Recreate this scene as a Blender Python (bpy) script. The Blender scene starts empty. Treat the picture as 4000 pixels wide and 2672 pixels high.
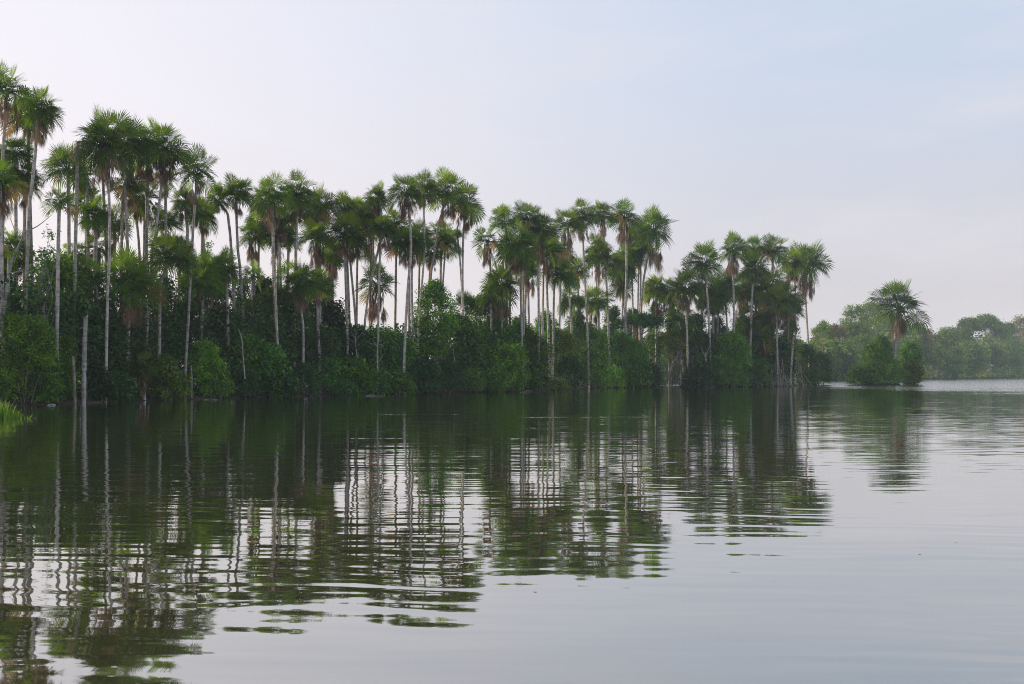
import bpy, math, random
import numpy as np
from mathutils import Vector

scene = bpy.context.scene
COL = scene.collection
rs = np.random.RandomState

# ------------------------------------------------------------------ camera
# pixel units: the photograph is 4000 x 2672; f = focal length in those pixels,
# the horizon lies on row HY, the lens is CAM_H metres above the lake.
F, CX, HY, CAM_H = 3925.0, 2000.0, 1462.0, 2.3


def at(x, y, Y):
    return np.array([(x - CX) / F * Y, Y, CAM_H + (HY - y) / F * Y])


def water_depth(y):
    return CAM_H * F / (y - HY)


cam_data = bpy.data.cameras.new("camera")
cam = bpy.data.objects.new("camera", cam_data)
COL.objects.link(cam)
cam.location = (0, 0, CAM_H)
cam.rotation_euler = (math.pi / 2, 0, 0)
cam_data.sensor_width = 36
cam_data.lens = 36 * F / 4000
cam_data.shift_y = (HY - 1336) / 4000
cam_data.clip_end = 5000
scene.camera = cam

# ------------------------------------------------------------------ helpers


def new_mesh(name, V, faces, mat, tone=None, smooth=False):
    """faces: list of int arrays (m,k)"""
    me = bpy.data.meshes.new(name)
    V = np.asarray(V, dtype=np.float32)
    idx = np.concatenate([np.asarray(f).ravel() for f in faces]).astype(np.int32)
    sizes = np.concatenate([np.full(len(f), np.asarray(f).shape[1]) for f in faces])
    start = np.concatenate([[0], np.cumsum(sizes)[:-1]]).astype(np.int32)
    me.vertices.add(len(V))
    me.vertices.foreach_set("co", V.ravel())
    me.loops.add(len(idx))
    me.loops.foreach_set("vertex_index", idx)
    me.polygons.add(len(sizes))
    me.polygons.foreach_set("loop_start", start)
    me.update(calc_edges=True)
    me.validate()
    if tone is not None:
        a = me.attributes.new("tone", "FLOAT", "FACE")
        a.data.foreach_set("value", np.asarray(tone, dtype=np.float32))
    if smooth:
        me.polygons.foreach_set("use_smooth", np.ones(len(sizes), dtype=bool))
    me.materials.append(mat)
    return me


def link(name, me, parent=None, loc=None):
    o = bpy.data.objects.new(name, me)
    COL.objects.link(o)
    if parent is not None:
        o.parent = parent
    if loc is not None:
        o.location = loc
    return o


def tag(o, label=None, cat=None, group=None, kind=None):
    if label:
        o["label"] = label
    if cat:
        o["category"] = cat
    if group:
        o["group"] = group
    if kind:
        o["kind"] = kind
    return o


def empty(name, loc, rz=0.0):
    o = bpy.data.objects.new(name, None)
    COL.objects.link(o)
    o.location = [float(v) for v in loc]
    o.rotation_euler = (0, 0, rz)
    return o


def norm(v):
    v = np.asarray(v, dtype=float)
    return v / (np.linalg.norm(v, axis=-1, keepdims=True) + 1e-9)


def smooth_path(P, n):
    """Catmull-Rom through P, n samples"""
    P = np.asarray(P, dtype=float)
    if len(P) == 2:
        t = np.linspace(0, 1, n)[:, None]
        return P[0] * (1 - t) + P[1] * t
    Q = np.vstack([2 * P[0] - P[1], P, 2 * P[-1] - P[-2]])
    out = []
    m = len(P) - 1
    for u in np.linspace(0, m - 1e-6, n):
        i = int(u)
        t = u - i
        a, b, c, d = Q[i], Q[i + 1], Q[i + 2], Q[i + 3]
        out.append(0.5 * (2 * b + (c - a) * t + (2 * a - 5 * b + 4 * c - d) * t * t + (3 * b - a - 3 * c + d) * t ** 3))
    return np.array(out)


def tube(P, R, k=7):
    """returns V, [quads]"""
    P = np.asarray(P, dtype=float)
    n = len(P)
    T = np.gradient(P, axis=0)
    T = norm(T)
    ref = np.array([0.31, 0.95, 0.02]) if abs(T[:, 2]).mean() > 0.5 else np.array([0.02, 0.1, 1.0])
    S = norm(np.cross(T, ref))
    B = np.cross(S, T)
    a = np.linspace(0, 2 * math.pi, k, endpoint=False)
    R = np.broadcast_to(np.asarray(R, dtype=float), (n,))
    V = P[:, None, :] + R[:, None, None] * (np.cos(a)[None, :, None] * S[:, None, :] + np.sin(a)[None, :, None] * B[:, None, :])
    i, j = np.meshgrid(np.arange(n - 1), np.arange(k), indexing="ij")
    j2 = (j + 1) % k
    Q = np.stack([i * k + j, i * k + j2, (i + 1) * k + j2, (i + 1) * k + j], -1).reshape(-1, 4)
    return V.reshape(-1, 3), Q


class Build:
    def __init__(self):
        self.V, self.Q, self.T, self.tq, self.tt, self.n = [], [], [], [], [], 0

    def add(self, V, quads=None, tris=None, tone=0.5):
        V = np.asarray(V, dtype=float)
        if quads is not None and len(quads):
            self.Q.append(np.asarray(quads) + self.n)
            self.tq.append(np.broadcast_to(np.asarray(tone, dtype=float), (len(quads),)))
        if tris is not None and len(tris):
            self.T.append(np.asarray(tris) + self.n)
            self.tt.append(np.broadcast_to(np.asarray(tone, dtype=float), (len(tris),)))
        self.V.append(V)
        self.n += len(V)

    def mesh(self, name, mat, smooth=False):
        f, t = [], []
        if self.Q:
            f.append(np.concatenate(self.Q)); t.append(np.concatenate(self.tq))
        if self.T:
            f.append(np.concatenate(self.T)); t.append(np.concatenate(self.tt))
        return new_mesh(name, np.concatenate(self.V), f, mat, np.concatenate(t), smooth)


# ------------------------------------------------------------------ materials
def nodes_of(m):
    m.use_nodes = True
    nt = m.node_tree
    nt.nodes.clear()
    return nt, nt.nodes, nt.links


def leaf_mat(name, dark, light, translucent=0.35, rough=0.5, objvar=0.3, spec=0.2):
    m = bpy.data.materials.new(name)
    nt, N, L = nodes_of(m)
    out = N.new("ShaderNodeOutputMaterial")
    at_ = N.new("ShaderNodeAttribute"); at_.attribute_name = "tone"
    geo = N.new("ShaderNodeNewGeometry")
    oi = N.new("ShaderNodeObjectInfo")
    # tone + a little per-leaf randomness
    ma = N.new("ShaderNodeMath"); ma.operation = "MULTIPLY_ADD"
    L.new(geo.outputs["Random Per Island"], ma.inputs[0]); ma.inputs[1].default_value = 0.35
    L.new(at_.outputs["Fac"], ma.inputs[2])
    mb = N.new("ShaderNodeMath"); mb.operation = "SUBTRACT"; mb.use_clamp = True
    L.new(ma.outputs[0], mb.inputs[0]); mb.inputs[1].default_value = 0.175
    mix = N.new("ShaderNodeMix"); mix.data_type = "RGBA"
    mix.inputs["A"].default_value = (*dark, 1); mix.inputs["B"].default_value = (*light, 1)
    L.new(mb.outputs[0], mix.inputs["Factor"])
    hsv = N.new("ShaderNodeHueSaturation")
    old = N.new("ShaderNodeMath"); old.operation = "GREATER_THAN"; L.new(at_.outputs["Fac"], old.inputs[0]); old.inputs[1].default_value = 1.2
    mix2 = N.new("ShaderNodeMix"); mix2.data_type = "RGBA"; L.new(old.outputs[0], mix2.inputs["Factor"])
    L.new(mix.outputs["Result"], mix2.inputs["A"]); mix2.inputs["B"].default_value = (0.24, 0.17, 0.045, 1)
    L.new(mix2.outputs["Result"], hsv.inputs["Color"])
    v = N.new("ShaderNodeMapRange"); L.new(oi.outputs["Random"], v.inputs["Value"])
    v.inputs["To Min"].default_value = 1 - objvar; v.inputs["To Max"].default_value = 1 + objvar
    L.new(v.outputs[0], hsv.inputs["Value"])
    mu = N.new("ShaderNodeMath"); mu.operation = "MULTIPLY"; L.new(oi.outputs["Random"], mu.inputs[0]); mu.inputs[1].default_value = 7.31
    fr = N.new("ShaderNodeMath"); fr.operation = "FRACT"; L.new(mu.outputs[0], fr.inputs[0])
    h = N.new("ShaderNodeMapRange"); L.new(fr.outputs[0], h.inputs["Value"])
    h.inputs["To Min"].default_value = 0.490; h.inputs["To Max"].default_value = 0.518
    L.new(h.outputs[0], hsv.inputs["Hue"])
    pr = N.new("ShaderNodeBsdfPrincipled")
    L.new(hsv.outputs[0], pr.inputs["Base Color"])
    pr.inputs["Roughness"].default_value = rough
    pr.inputs["Specular IOR Level"].default_value = spec
    tr = N.new("ShaderNodeBsdfTranslucent")
    h2 = N.new("ShaderNodeHueSaturation"); h2.inputs["Value"].default_value = 1.5; h2.inputs["Hue"].default_value = 0.49
    L.new(hsv.outputs[0], h2.inputs["Color"]); L.new(h2.outputs[0], tr.inputs["Color"])
    ms = N.new("ShaderNodeMixShader"); ms.inputs[0].default_value = translucent
    L.new(pr.outputs[0], ms.inputs[1]); L.new(tr.outputs[0], ms.inputs[2])
    L.new(ms.outputs[0], out.inputs["Surface"])
    return m


def bark_mat(name, c1, c2, ring=0.5, scale=3.0):
    m = bpy.data.materials.new(name)
    nt, N, L = nodes_of(m)
    out = N.new("ShaderNodeOutputMaterial")
    pr = N.new("ShaderNodeBsdfPrincipled"); pr.inputs["Roughness"].default_value = 0.85
    pr.inputs["Specular IOR Level"].default_value = 0.15
    g = N.new("ShaderNodeNewGeometry")
    no = N.new("ShaderNodeTexNoise"); no.inputs["Scale"].default_value = scale; no.inputs["Detail"].default_value = 4
    mp = N.new("ShaderNodeMapping"); mp.inputs["Scale"].default_value = (1, 1, 0.45)
    L.new(g.outputs["Position"], mp.inputs[0]); L.new(mp.outputs[0], no.inputs["Vector"])
    sx = N.new("ShaderNodeSeparateXYZ"); L.new(g.outputs["Position"], sx.inputs[0])
    n2 = N.new("ShaderNodeTexNoise"); n2.noise_dimensions = "1D"; n2.inputs["Scale"].default_value = 5.0; n2.inputs["Detail"].default_value = 3
    L.new(sx.outputs["Z"], n2.inputs["W"])
    mx = N.new("ShaderNodeMix"); mx.inputs["Factor"].default_value = ring
    L.new(no.outputs["Fac"], mx.inputs["A"]); L.new(n2.outputs["Fac"], mx.inputs["B"])
    rp = N.new("ShaderNodeValToRGB")
    rp.color_ramp.elements[0].position = 0.36; rp.color_ramp.elements[0].color = (*c1, 1)
    rp.color_ramp.elements[1].position = 0.60; rp.color_ramp.elements[1].color = (*c2, 1)
    L.new(mx.outputs[0], rp.inputs[0])
    oi = N.new("ShaderNodeObjectInfo")
    v = N.new("ShaderNodeMapRange"); L.new(oi.outputs["Random"], v.inputs["Value"])
    v.inputs["To Min"].default_value = 0.8; v.inputs["To Max"].default_value = 1.15
    hsv = N.new("ShaderNodeHueSaturation"); L.new(rp.outputs[0], hsv.inputs["Color"]); L.new(v.outputs[0], hsv.inputs["Value"])
    L.new(hsv.outputs[0], pr.inputs["Base Color"])
    L.new(pr.outputs[0], out.inputs["Surface"])
    return m


M = {}
M["palm"] = leaf_mat("palm_leaf", (0.016, 0.054, 0.006), (0.165, 0.27, 0.014), 0.40, 0.5, 0.25, 0.12)
M["dead"] = leaf_mat("dead_palm_leaf", (0.055, 0.038, 0.029), (0.27, 0.175, 0.115), 0.25, 0.9, 0.25, 0.05)
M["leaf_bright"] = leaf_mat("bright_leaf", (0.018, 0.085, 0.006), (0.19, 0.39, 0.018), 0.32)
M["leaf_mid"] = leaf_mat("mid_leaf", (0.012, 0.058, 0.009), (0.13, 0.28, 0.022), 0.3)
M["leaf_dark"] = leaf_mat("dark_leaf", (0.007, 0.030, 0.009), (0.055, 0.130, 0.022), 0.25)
M["leaf_olive"] = leaf_mat("olive_leaf", (0.026, 0.062, 0.008), (0.17, 0.24, 0.025), 0.3)
M["leaf_far"] = leaf_mat("far_leaf", (0.018, 0.062, 0.016), (0.19, 0.27, 0.040), 0.3, 0.6)
M["leaf_tan"] = leaf_mat("tan_leaf", (0.10, 0.075, 0.04), (0.26, 0.20, 0.10), 0.2, 0.7)
M["grass"] = leaf_mat("grass_blade", (0.045, 0.13, 0.010), (0.13, 0.27, 0.02), 0.4, 0.5, 0.1)
M["trunk"] = bark_mat("palm_bark", (0.16, 0.145, 0.135), (0.44, 0.41, 0.39), 0.32, 4.0)
M["bark"] = bark_mat("tree_bark", (0.10, 0.085, 0.07), (0.26, 0.23, 0.20), 0.15)
M["pale_bark"] = bark_mat("pale_bark", (0.12, 0.11, 0.10), (0.36, 0.34, 0.32), 0.35)
M["soil"] = bark_mat("bank_soil", (0.018, 0.014, 0.010), (0.055, 0.042, 0.028), 0.0, 0.8)

# ------------------------------------------------------------------ shoreline
SHORE_PX = [(-900, 1632), (-500, 1612), (0, 1588), (190, 1580), (330, 1576), (550, 1566), (850, 1556), (1100, 1551), (1300, 1543), (1550, 1541),
            (1800, 1534), (2050, 1529), (2300, 1519), (2480, 1513), (2590, 1511), (2700, 1513), (2900, 1511), (3080, 1511), (3170, 1504)]
SH = np.array([[(x - CX) / F * water_depth(y), water_depth(y)] for x, y in SHORE_PX])
SH_X = np.array([p[0] for p in SHORE_PX], dtype=float)
SH_Y = SH[:, 1]


def shore_depth(px):
    return float(np.interp(px, SH_X, SH_Y))


def bank(name, front, widths, hmax, seed):
    """land strip: front polyline (n,2), inland widths (n,), profile up to hmax"""
    r = rs(seed)
    front = np.asarray(front, dtype=float)
    d = np.concatenate([[0], np.cumsum(np.linalg.norm(np.diff(front, axis=0), axis=1))])
    n = max(40, int(d[-1] / 1.5))
    s = np.linspace(0, d[-1], n)
    P = np.stack([np.interp(s, d, front[:, 0]), np.interp(s, d, front[:, 1])], 1)
    W_ = np.interp(s, d, widths)
    T = norm(np.gradient(P, axis=0))
    Nn = np.stack([-T[:, 1], T[:, 0]], 1)
    wob = sum(np.sin(s * k + r.rand() * 6) * a for k, a in ((0.35, .5), (0.9, .3), (2.1, .15)))
    prof = [(-0.01, -0.8), (0.0, -0.25), (0.012, 0.12), (0.05, 0.35), (0.15, 0.7), (0.5, 1.0), (0.85, 0.7), (0.98, 0.1), (1.0, -0.8)]
    V = []
    for u, h in prof:
        off = (wob * (1 if u < .5 else -1) + u * W_)
        Z = np.where(h > 0, h * hmax, h) + (r.rand(n) - .5) * 0.12 * (h > 0.2)
        V.append(np.stack([P[:, 0] + Nn[:, 0] * off, P[:, 1] + Nn[:, 1] * off, np.broadcast_to(Z, (n,))], 1))
    k = len(prof)
    V = np.stack(V, 0).reshape(-1, 3)
    i, j = np.meshgrid(np.arange(k - 1), np.arange(n - 1), indexing="ij")
    Q = np.stack([i * n + j, i * n + j + 1, (i + 1) * n + j + 1, (i + 1) * n + j], -1).reshape(-1, 4)
    o = link(name, new_mesh(name, V, [Q], M["soil"], smooth=True))
    tag(o, kind="structure")
    return o


EXT = np.vstack([SH, SH[-1] + np.array([2.0, 4.0])])
WID = np.interp(np.arange(len(EXT)), [0, 4, 8, 12, 15, len(EXT) - 1], [60, 34, 22, 20, 20, 10])
# leave the little water gap at pixel column 2590-2650: two separate banks
cut = list(SH_X).index(2590)
bank("terrain", EXT[:cut + 1], WID[:cut + 1], 0.7, 1)
g0 = np.array([[(2652 - CX) / F * water_depth(1512.5), water_depth(1512.5)]])
bank("terrain", np.vstack([g0, EXT[cut + 1:]]), np.concatenate([[2], [3.5, 10, 12], WID[cut + 4:]]), 0.6, 2)
# island
iy = water_depth(1505)
ax0, ax1 = (3368 - CX) / F * iy, (3548 - CX) / F * iy
bank("terrain", [[ax0, iy + 2.5], [ax0 + 1.0, iy + .6], [(ax0 + ax1) / 2, iy], [ax1 - 1, iy + .6], [ax1, iy + 2.5]], [3, 6, 8, 6, 3], 0.5, 3)
# far shore
FAR_PX = [(1500, 1500.5), (2200, 1499), (2600, 1496), (3000, 1491), (3210, 1488), (3500, 1483.5), (3750, 1480), (4000, 1477), (4400, 1474.5)]
FAR = np.array([[(x - CX) / F * water_depth(y), water_depth(y)] for x, y in FAR_PX])
FAR_X = np.array([p[0] for p in FAR_PX], dtype=float)
bank("terrain", FAR, [90] * len(FAR), 5.0, 4)


def far_depth(px):
    return float(np.interp(px, FAR_X, FAR[:, 1]))


# ------------------------------------------------------------------ water
def water():
    xs = np.linspace(-700, 900, 41); ys = np.linspace(-150, 1150, 33)
    X, Yg = np.meshgrid(xs, ys)
    V = np.stack([X.ravel(), Yg.ravel(), np.zeros(X.size)], 1)
    n = len(xs)
    i, j = np.meshgrid(np.arange(len(ys) - 1), np.arange(n - 1), indexing="ij")
    Q = np.stack([i * n + j, i * n + j + 1, (i + 1) * n + j + 1, (i + 1) * n + j], -1).reshape(-1, 4)
    m = bpy.data.materials.new("lake_water")
    nt, N, L = nodes_of(m)
    out = N.new("ShaderNodeOutputMaterial")
    g = N.new("ShaderNodeNewGeometry")

    def vmul(src, sc, off=(0, 0, 0)):
        mp = N.new("ShaderNodeMapping"); mp.inputs["Scale"].default_value = sc; mp.inputs["Location"].default_value = off
        L.new(src, mp.inputs[0]); return mp.outputs[0]

    def noise(vec, detail=1.0, rough=0.5, distort=0.0):
        t = N.new("ShaderNodeTexNoise"); t.inputs["Scale"].default_value = 1.0
        t.inputs["Detail"].default_value = detail; t.inputs["Roughness"].default_value = rough
        t.inputs["Distortion"].default_value = distort
        L.new(vec, t.inputs["Vector"]); return t

    def math_(op, a, b=None, c=None, clamp=False):
        t = N.new("ShaderNodeMath"); t.operation = op; t.use_clamp = clamp
        for k, v in enumerate((a, b, c)):
            if v is None:
                continue
            if isinstance(v, (int, float)):
                t.inputs[k].default_value = v
            else:
                L.new(v, t.inputs[k])
        return t.outputs[0]

    def maprange(v, a, b, c=0.0, d=1.0, smooth=True):
        t = N.new("ShaderNodeMapRange"); t.interpolation_type = "SMOOTHSTEP" if smooth else "LINEAR"
        L.new(v, t.inputs["Value"])
        for k, x in zip(("From Min", "From Max", "To Min", "To Max"), (a, b, c, d)):
            t.inputs[k].default_value = x
        return t.outputs[0]

    pos = g.outputs["Position"]
    sx = N.new("ShaderNodeSeparateXYZ"); L.new(pos, sx.inputs[0])
    # long low swells, ripples, fine ripples: slopes along y (towards the shore) and x
    a = noise(vmul(pos, (0.16, 0.80, 1)), 1.0, 0.45)
    b = noise(vmul(pos, (0.55, 3.5, 1), (13, 7, 0)), 1.5, 0.5, 0.3)
    c = noise(vmul(pos, (1.4, 8.0, 1), (3, 17, 0)), 1.0, 0.5)
    # calmer and livelier patches
    pa = noise(vmul(pos, (0.03, 0.09, 1), (5, 2, 0)), 2.0, 0.5)
    patch = maprange(pa.outputs["Fac"], 0.35, 0.65, 0.45, 1.15)
    sa = N.new("ShaderNodeSeparateXYZ"); L.new(a.outputs["Color"], sa.inputs[0])
    sb = N.new("ShaderNodeSeparateXYZ"); L.new(b.outputs["Color"], sb.inputs[0])
    sc = N.new("ShaderNodeSeparateXYZ"); L.new(c.outputs["Color"], sc.inputs[0])

    def cen(s):
        return math_("SUBTRACT", s, 0.5)
    near_fine = maprange(sx.outputs["Y"], 12.0, 30.0, 0.25, 1.0)
    sy = math_("MULTIPLY", cen(sa.outputs["Y"]), 0.020)
    sy = math_("MULTIPLY_ADD", math_("MULTIPLY", cen(sb.outputs["Y"]), patch), 0.050, sy)
    sy = math_("MULTIPLY_ADD", math_("MULTIPLY", cen(sc.outputs["Y"]), near_fine), 0.040, sy)
    sxx = math_("MULTIPLY", cen(sa.outputs["X"]), 0.016)
    sxx = math_("MULTIPLY_ADD", math_("MULTIPLY", cen(sb.outputs["X"]), patch), 0.018, sxx)
    sxx = math_("MULTIPLY_ADD", math_("MULTIPLY", cen(sc.outputs["X"]), near_fine), 0.010, sxx)
    # two trains of small waves running up the lake, broken up by noise
    ph = noise(vmul(pos, (0.30, 0.22, 1), (8, 3, 0)), 1.0, 0.5)
    am = noise(vmul(pos, (0.35, 0.30, 1), (21, 11, 0)), 1.0, 0.5)
    amp = maprange(am.outputs["Fac"], 0.36, 0.62, 0.15, 1.0)
    ampn = math_("MULTIPLY", amp, maprange(sx.outputs["Y"], 6.0, 13.0, 0.8, 1.0))
    for lam, A, k, skew in ((0.36, 0.0075, 3.5, 0.06), (0.60, 0.0085, 3.5, 0.10), (1.25, 0.0050, 2.5, -0.07)):
        u = math_("MULTIPLY_ADD", sx.outputs["X"], skew * 6.283 / lam, math_("MULTIPLY_ADD", sx.outputs["Y"], 6.283 / lam, math_("MULTIPLY", cen(ph.outputs["Fac"]), k * 4)))
        sy = math_("MULTIPLY_ADD", math_("MULTIPLY", math_("SINE", u), ampn), A, sy)
    # breeze-ruffled open water beyond the point
    edge = noise(vmul(pos, (0.02, 0.05, 1), (1, 9, 0)), 3.0, 0.6)
    yy = math_("MULTIPLY_ADD", cen(edge.outputs["Fac"]), 90.0, sx.outputs["Y"])
    m1 = maprange(yy, 95.0, 190.0)
    xx = math_("MULTIPLY_ADD", cen(edge.outputs["Fac"]), 60.0, sx.outputs["X"])
    xx = math_("MULTIPLY_ADD", math_("MAXIMUM", math_("SUBTRACT", sx.outputs["Y"], 186.0), 0.0), 3.0, xx)
    m2 = maprange(xx, 38.0, 75.0)
    ruff = math_("MULTIPLY", m1, m2)
    # thin streaks where a breath of wind touches the lake in front of the trees
    st = noise(vmul(pos, (0.055, 0.42, 1), (2, 4, 0)), 3.0, 0.65)
    band = math_("MULTIPLY", maprange(sx.outputs["Y"], 42.0, 50.0), maprange(sx.outputs["Y"], 62.0, 56.0))
    streak = math_("MULTIPLY", maprange(st.outputs["Fac"], 0.62, 0.68), band)
    ruff = math_("MAXIMUM", ruff, math_("MULTIPLY", streak, 0.8))
    r1 = noise(vmul(pos, (1.3, 2.6, 1), (31, 7, 0)), 2.0, 0.6)
    sr = N.new("ShaderNodeSeparateXYZ"); L.new(r1.outputs["Color"], sr.inputs[0])
    sy = math_("MULTIPLY_ADD", math_("MULTIPLY", math_("ABSOLUTE", cen(sr.outputs["Y"])), ruff), -0.9, sy)
    sxx = math_("MULTIPLY_ADD", math_("MULTIPLY", cen(sr.outputs["X"]), ruff), 0.3, sxx)
    cx_ = N.new("ShaderNodeCombineXYZ")
    L.new(sxx, cx_.inputs[0]); L.new(sy, cx_.inputs[1]); cx_.inputs[2].default_value = 1.0
    nv = N.new("ShaderNodeVectorMath"); nv.operation = "NORMALIZE"; L.new(cx_.outputs[0], nv.inputs[0])
    lw = N.new("ShaderNodeLayerWeight"); lw.inputs["Blend"].default_value = 0.5
    L.new(nv.outputs[0], lw.inputs["Normal"])
    fac = math_("MULTIPLY_ADD", math_("POWER", lw.outputs["Facing"], 1.8), 0.97, 0.02, clamp=True)
    df = N.new("ShaderNodeBsdfDiffuse"); df.inputs["Color"].default_value = (0.042, 0.042, 0.015, 1)
    gl = N.new("ShaderNodeBsdfGlossy"); gl.inputs["Roughness"].default_value = 0.02
    gl.inputs["Color"].default_value = (0.97, 0.97, 0.96, 1)
    L.new(nv.outputs[0], gl.inputs["Normal"])
    ms = N.new("ShaderNodeMixShader"); L.new(fac, ms.inputs[0])
    L.new(df.outputs[0], ms.inputs[1]); L.new(gl.outputs[0], ms.inputs[2])
    L.new(ms.outputs[0], out.inputs["Surface"])
    o = link("water", new_mesh("water", V, [Q], m))
    tag(o, kind="structure")


water()

# ------------------------------------------------------------------ palms
UP = np.array([0, 0, 1.0])


def fan(B, p1, d1, side, l, nseg, spread, droop, tone, r, fold=0.25, w=1.0):
    n_ = np.cross(side, d1)
    if n_[2] < 0:
        n_ = -n_
    ph = np.linspace(-spread, spread, nseg) + (r.rand(nseg) - .5) * spread / nseg
    ln = l * (1 - 0.22 * np.abs(ph) / spread) * (0.86 + 0.2 * r.rand(nseg))
    dirs = np.cos(ph)[:, None] * d1 + np.sin(ph)[:, None] * side + fold * (np.abs(np.sin(ph)) ** 1.0)[:, None] * n_
    dirs = norm(dirs)
    perp = norm(-np.sin(ph)[:, None] * d1 + np.cos(ph)[:, None] * side)
    hw = ln * 0.5 * (2 * spread / nseg) * (0.42 if tone < .6 else .52) * w
    mid = p1 + dirs * (ln * 0.62)[:, None] - UP * (droop * 0.22 * ln)[:, None]
    dr = droop * (0.6 + 0.8 * r.rand(nseg))
    tip = p1 + dirs * (ln * (1 - 0.25 * np.minimum(dr, 1)))[:, None] - UP * (dr * ln)[:, None]
    base = np.repeat(p1[None], nseg, 0)
    V = np.stack([base, mid + perp * hw[:, None], mid - perp * hw[:, None], tip], 1).reshape(-1, 3)
    k = np.arange(nseg) * 4
    T = np.concatenate([np.stack([k, k + 2, k + 1], 1), np.stack([k + 1, k + 2, k + 3], 1)])
    B.add(V, tris=T, tone=tone)


def crown_mesh(seed, nleaf, thmax, droop, nseg=40, pet=0.50, inner=9):
    """unit crown: hub at the origin, tips about 1 away"""
    r = rs(seed)
    B = Build()
    az0 = r.rand() * 6.28
    wob = 0.6 + 0.8 * r.rand(8)          # some sides of a crown are fuller than others
    for i in range(nleaf + inner):
        inn = i >= nleaf
        u = (i + 0.5) / nleaf if not inn else 0.06 + 0.6 * r.rand()
        ct = 0.985 + (math.cos(math.radians(thmax)) - 0.985) * u ** 1.25
        th = math.acos(max(-1, min(1, ct))) + (r.rand() - .5) * 0.28
        az = az0 + i * 2.39996 + (r.rand() - .5) * 0.7
        d = np.array([math.sin(th) * math.cos(az), math.sin(th) * math.sin(az), math.cos(th)])
        pl = pet * (0.68 + 0.55 * r.rand()) * (0.55 if inn else 1.0) * (1 + 0.35 * (wob[int(az / 6.2832 * 8) % 8] - 1) * math.sin(th))
        sag = 0.12 * math.sin(th) * pl + 0.03
        p1 = d * pl - UP * sag
        t = np.linspace(0, 1, 4)[:, None]
        P = d * pl * t - UP * sag * t ** 2
        V, Q = tube(P, np.linspace(0.017, 0.008, 4), 3)
        B.add(V, Q, tone=0.30)
        # the blade bends down from the end of its stalk
        d1 = norm(d * pl - 2 * UP * sag)
        d1 = norm(d1 - UP * (0.42 * math.sin(th) ** 1.5 * (0.2 + 1.2 * r.rand())))
        side = np.cross(d, UP)
        if np.linalg.norm(side) < 0.15:
            side = np.array([math.cos(az + 1.57), math.sin(az + 1.57), 0])
        side = norm(side)
        nn = np.cross(side, d1)
        roll = (r.rand() - .5) * 1.6
        side = norm(side * math.cos(roll) + nn * math.sin(roll))
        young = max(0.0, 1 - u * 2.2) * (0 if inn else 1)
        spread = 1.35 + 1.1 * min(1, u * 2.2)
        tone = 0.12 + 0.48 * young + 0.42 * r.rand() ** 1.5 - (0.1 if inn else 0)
        if u > 0.8 and r.rand() < 0.3:
            tone += 0.4
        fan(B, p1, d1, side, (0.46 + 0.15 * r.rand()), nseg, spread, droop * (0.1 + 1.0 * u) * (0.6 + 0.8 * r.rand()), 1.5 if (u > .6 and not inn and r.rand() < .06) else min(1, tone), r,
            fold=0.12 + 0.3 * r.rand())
    # stubs of cut leaf bases round the top of the stem
    for i in range(12):
        az = i * 2.4
        e = np.array([math.cos(az), math.sin(az), 0])
        z = -0.03 - 0.020 * i
        V, Q = tube(np.array([e * .02 + UP * z, e * .055 + UP * (z + .03), e * .075 + UP * (z + .07)]), [0.022, .018, .010], 4)
        B.add(V, Q, tone=0.05)
    return B.mesh("palm_crown", M["palm"])


def dead_mesh(seed, n, length=0.6):
    """dead leaves hanging from their stalks like closed umbrellas"""
    r = rs(seed)
    B = Build()
    az0 = r.rand() * 6.28
    for i in range(n):
        az = az0 + i * 2.39996 + (r.rand() - .5) * .9
        out = 0.07 + 0.22 * r.rand() ** 1.2
        e = np.array([math.cos(az), math.sin(az), 0])
        drop = length * (0.15 + 0.75 * r.rand())
        P = smooth_path([e * 0.02 + UP * 0.02, e * out * 0.8 + UP * 0.02, e * out * 1.15 - UP * drop * 0.4, e * out * (1.0 + .3 * r.rand()) - UP * drop], 6)
        V, Q = tube(P, 0.011, 3)
        B.add(V, Q, tone=0.25)
        d1 = norm(e * (r.rand() - .3) * .4 - UP)
        side = norm(np.cross(d1, e) + 1.4 * (r.rand() - .5) * e)
        tn = 0.1 + 0.85 * r.rand()
        L_ = 0.34 + 0.26 * r.rand()
        for k in range(2):
            fan(B, P[-1], d1, norm(side + k * np.cross(side, d1) * 1.5), L_, 16, 0.28 + 0.35 * r.rand(), 0.25, tn, r, fold=0.35, w=1.1)
    return B.mesh("dead_palm_fronds", M["dead"])


CROWNS = {
    "dense": [crown_mesh(10 + i, 21 + i % 4 * 3, 108 + 6 * (i % 3), 0.26, 27, 0.50 + .05 * (i % 2), 9) for i in range(8)],
    "med": [crown_mesh(30 + i, 18 + i % 3 * 3, 108 + 6 * (i % 3), 0.28, 27, 0.52, 8) for i in range(6)],
    "loose": [crown_mesh(50 + i, 15 + i % 2 * 3, 106 + 6 * (i % 3), 0.25, 25, 0.55, 4) for i in range(4)],
    "wide": [crown_mesh(74, 22, 106, 0.34, 30, 0.56, 7)],
    "droop": [crown_mesh(80 + i, 22, 130, 0.6, 26, 0.5, 8) for i in range(4)],
    "brush": [crown_mesh(90 + i, 16, 70, 0.22, 26, 0.45, 6) for i in range(3)],
}
DEADS = {1: [dead_mesh(100 + i, 6, .8) for i in range(4)], 2: [dead_mesh(110 + i, 13, 1.0) for i in range(4)],
         3: [dead_mesh(120 + i, 22, 1.0) for i in range(4)]}

# view windows the measurements were taken in: offset x, offset y, scale
VIEW = {"A": (0, 200, 1.96), "B": (0, 900, 1.96), "C": (700, 600, 1.7425), "D": (1300, 600, 1.7425), "E": (1800, 700, 1.7422),
        "F": (2500, 850, 2.091), "G": (3100, 1000, 2.609), "S": (0, 0, 1.0)}
NP = [0]


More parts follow.
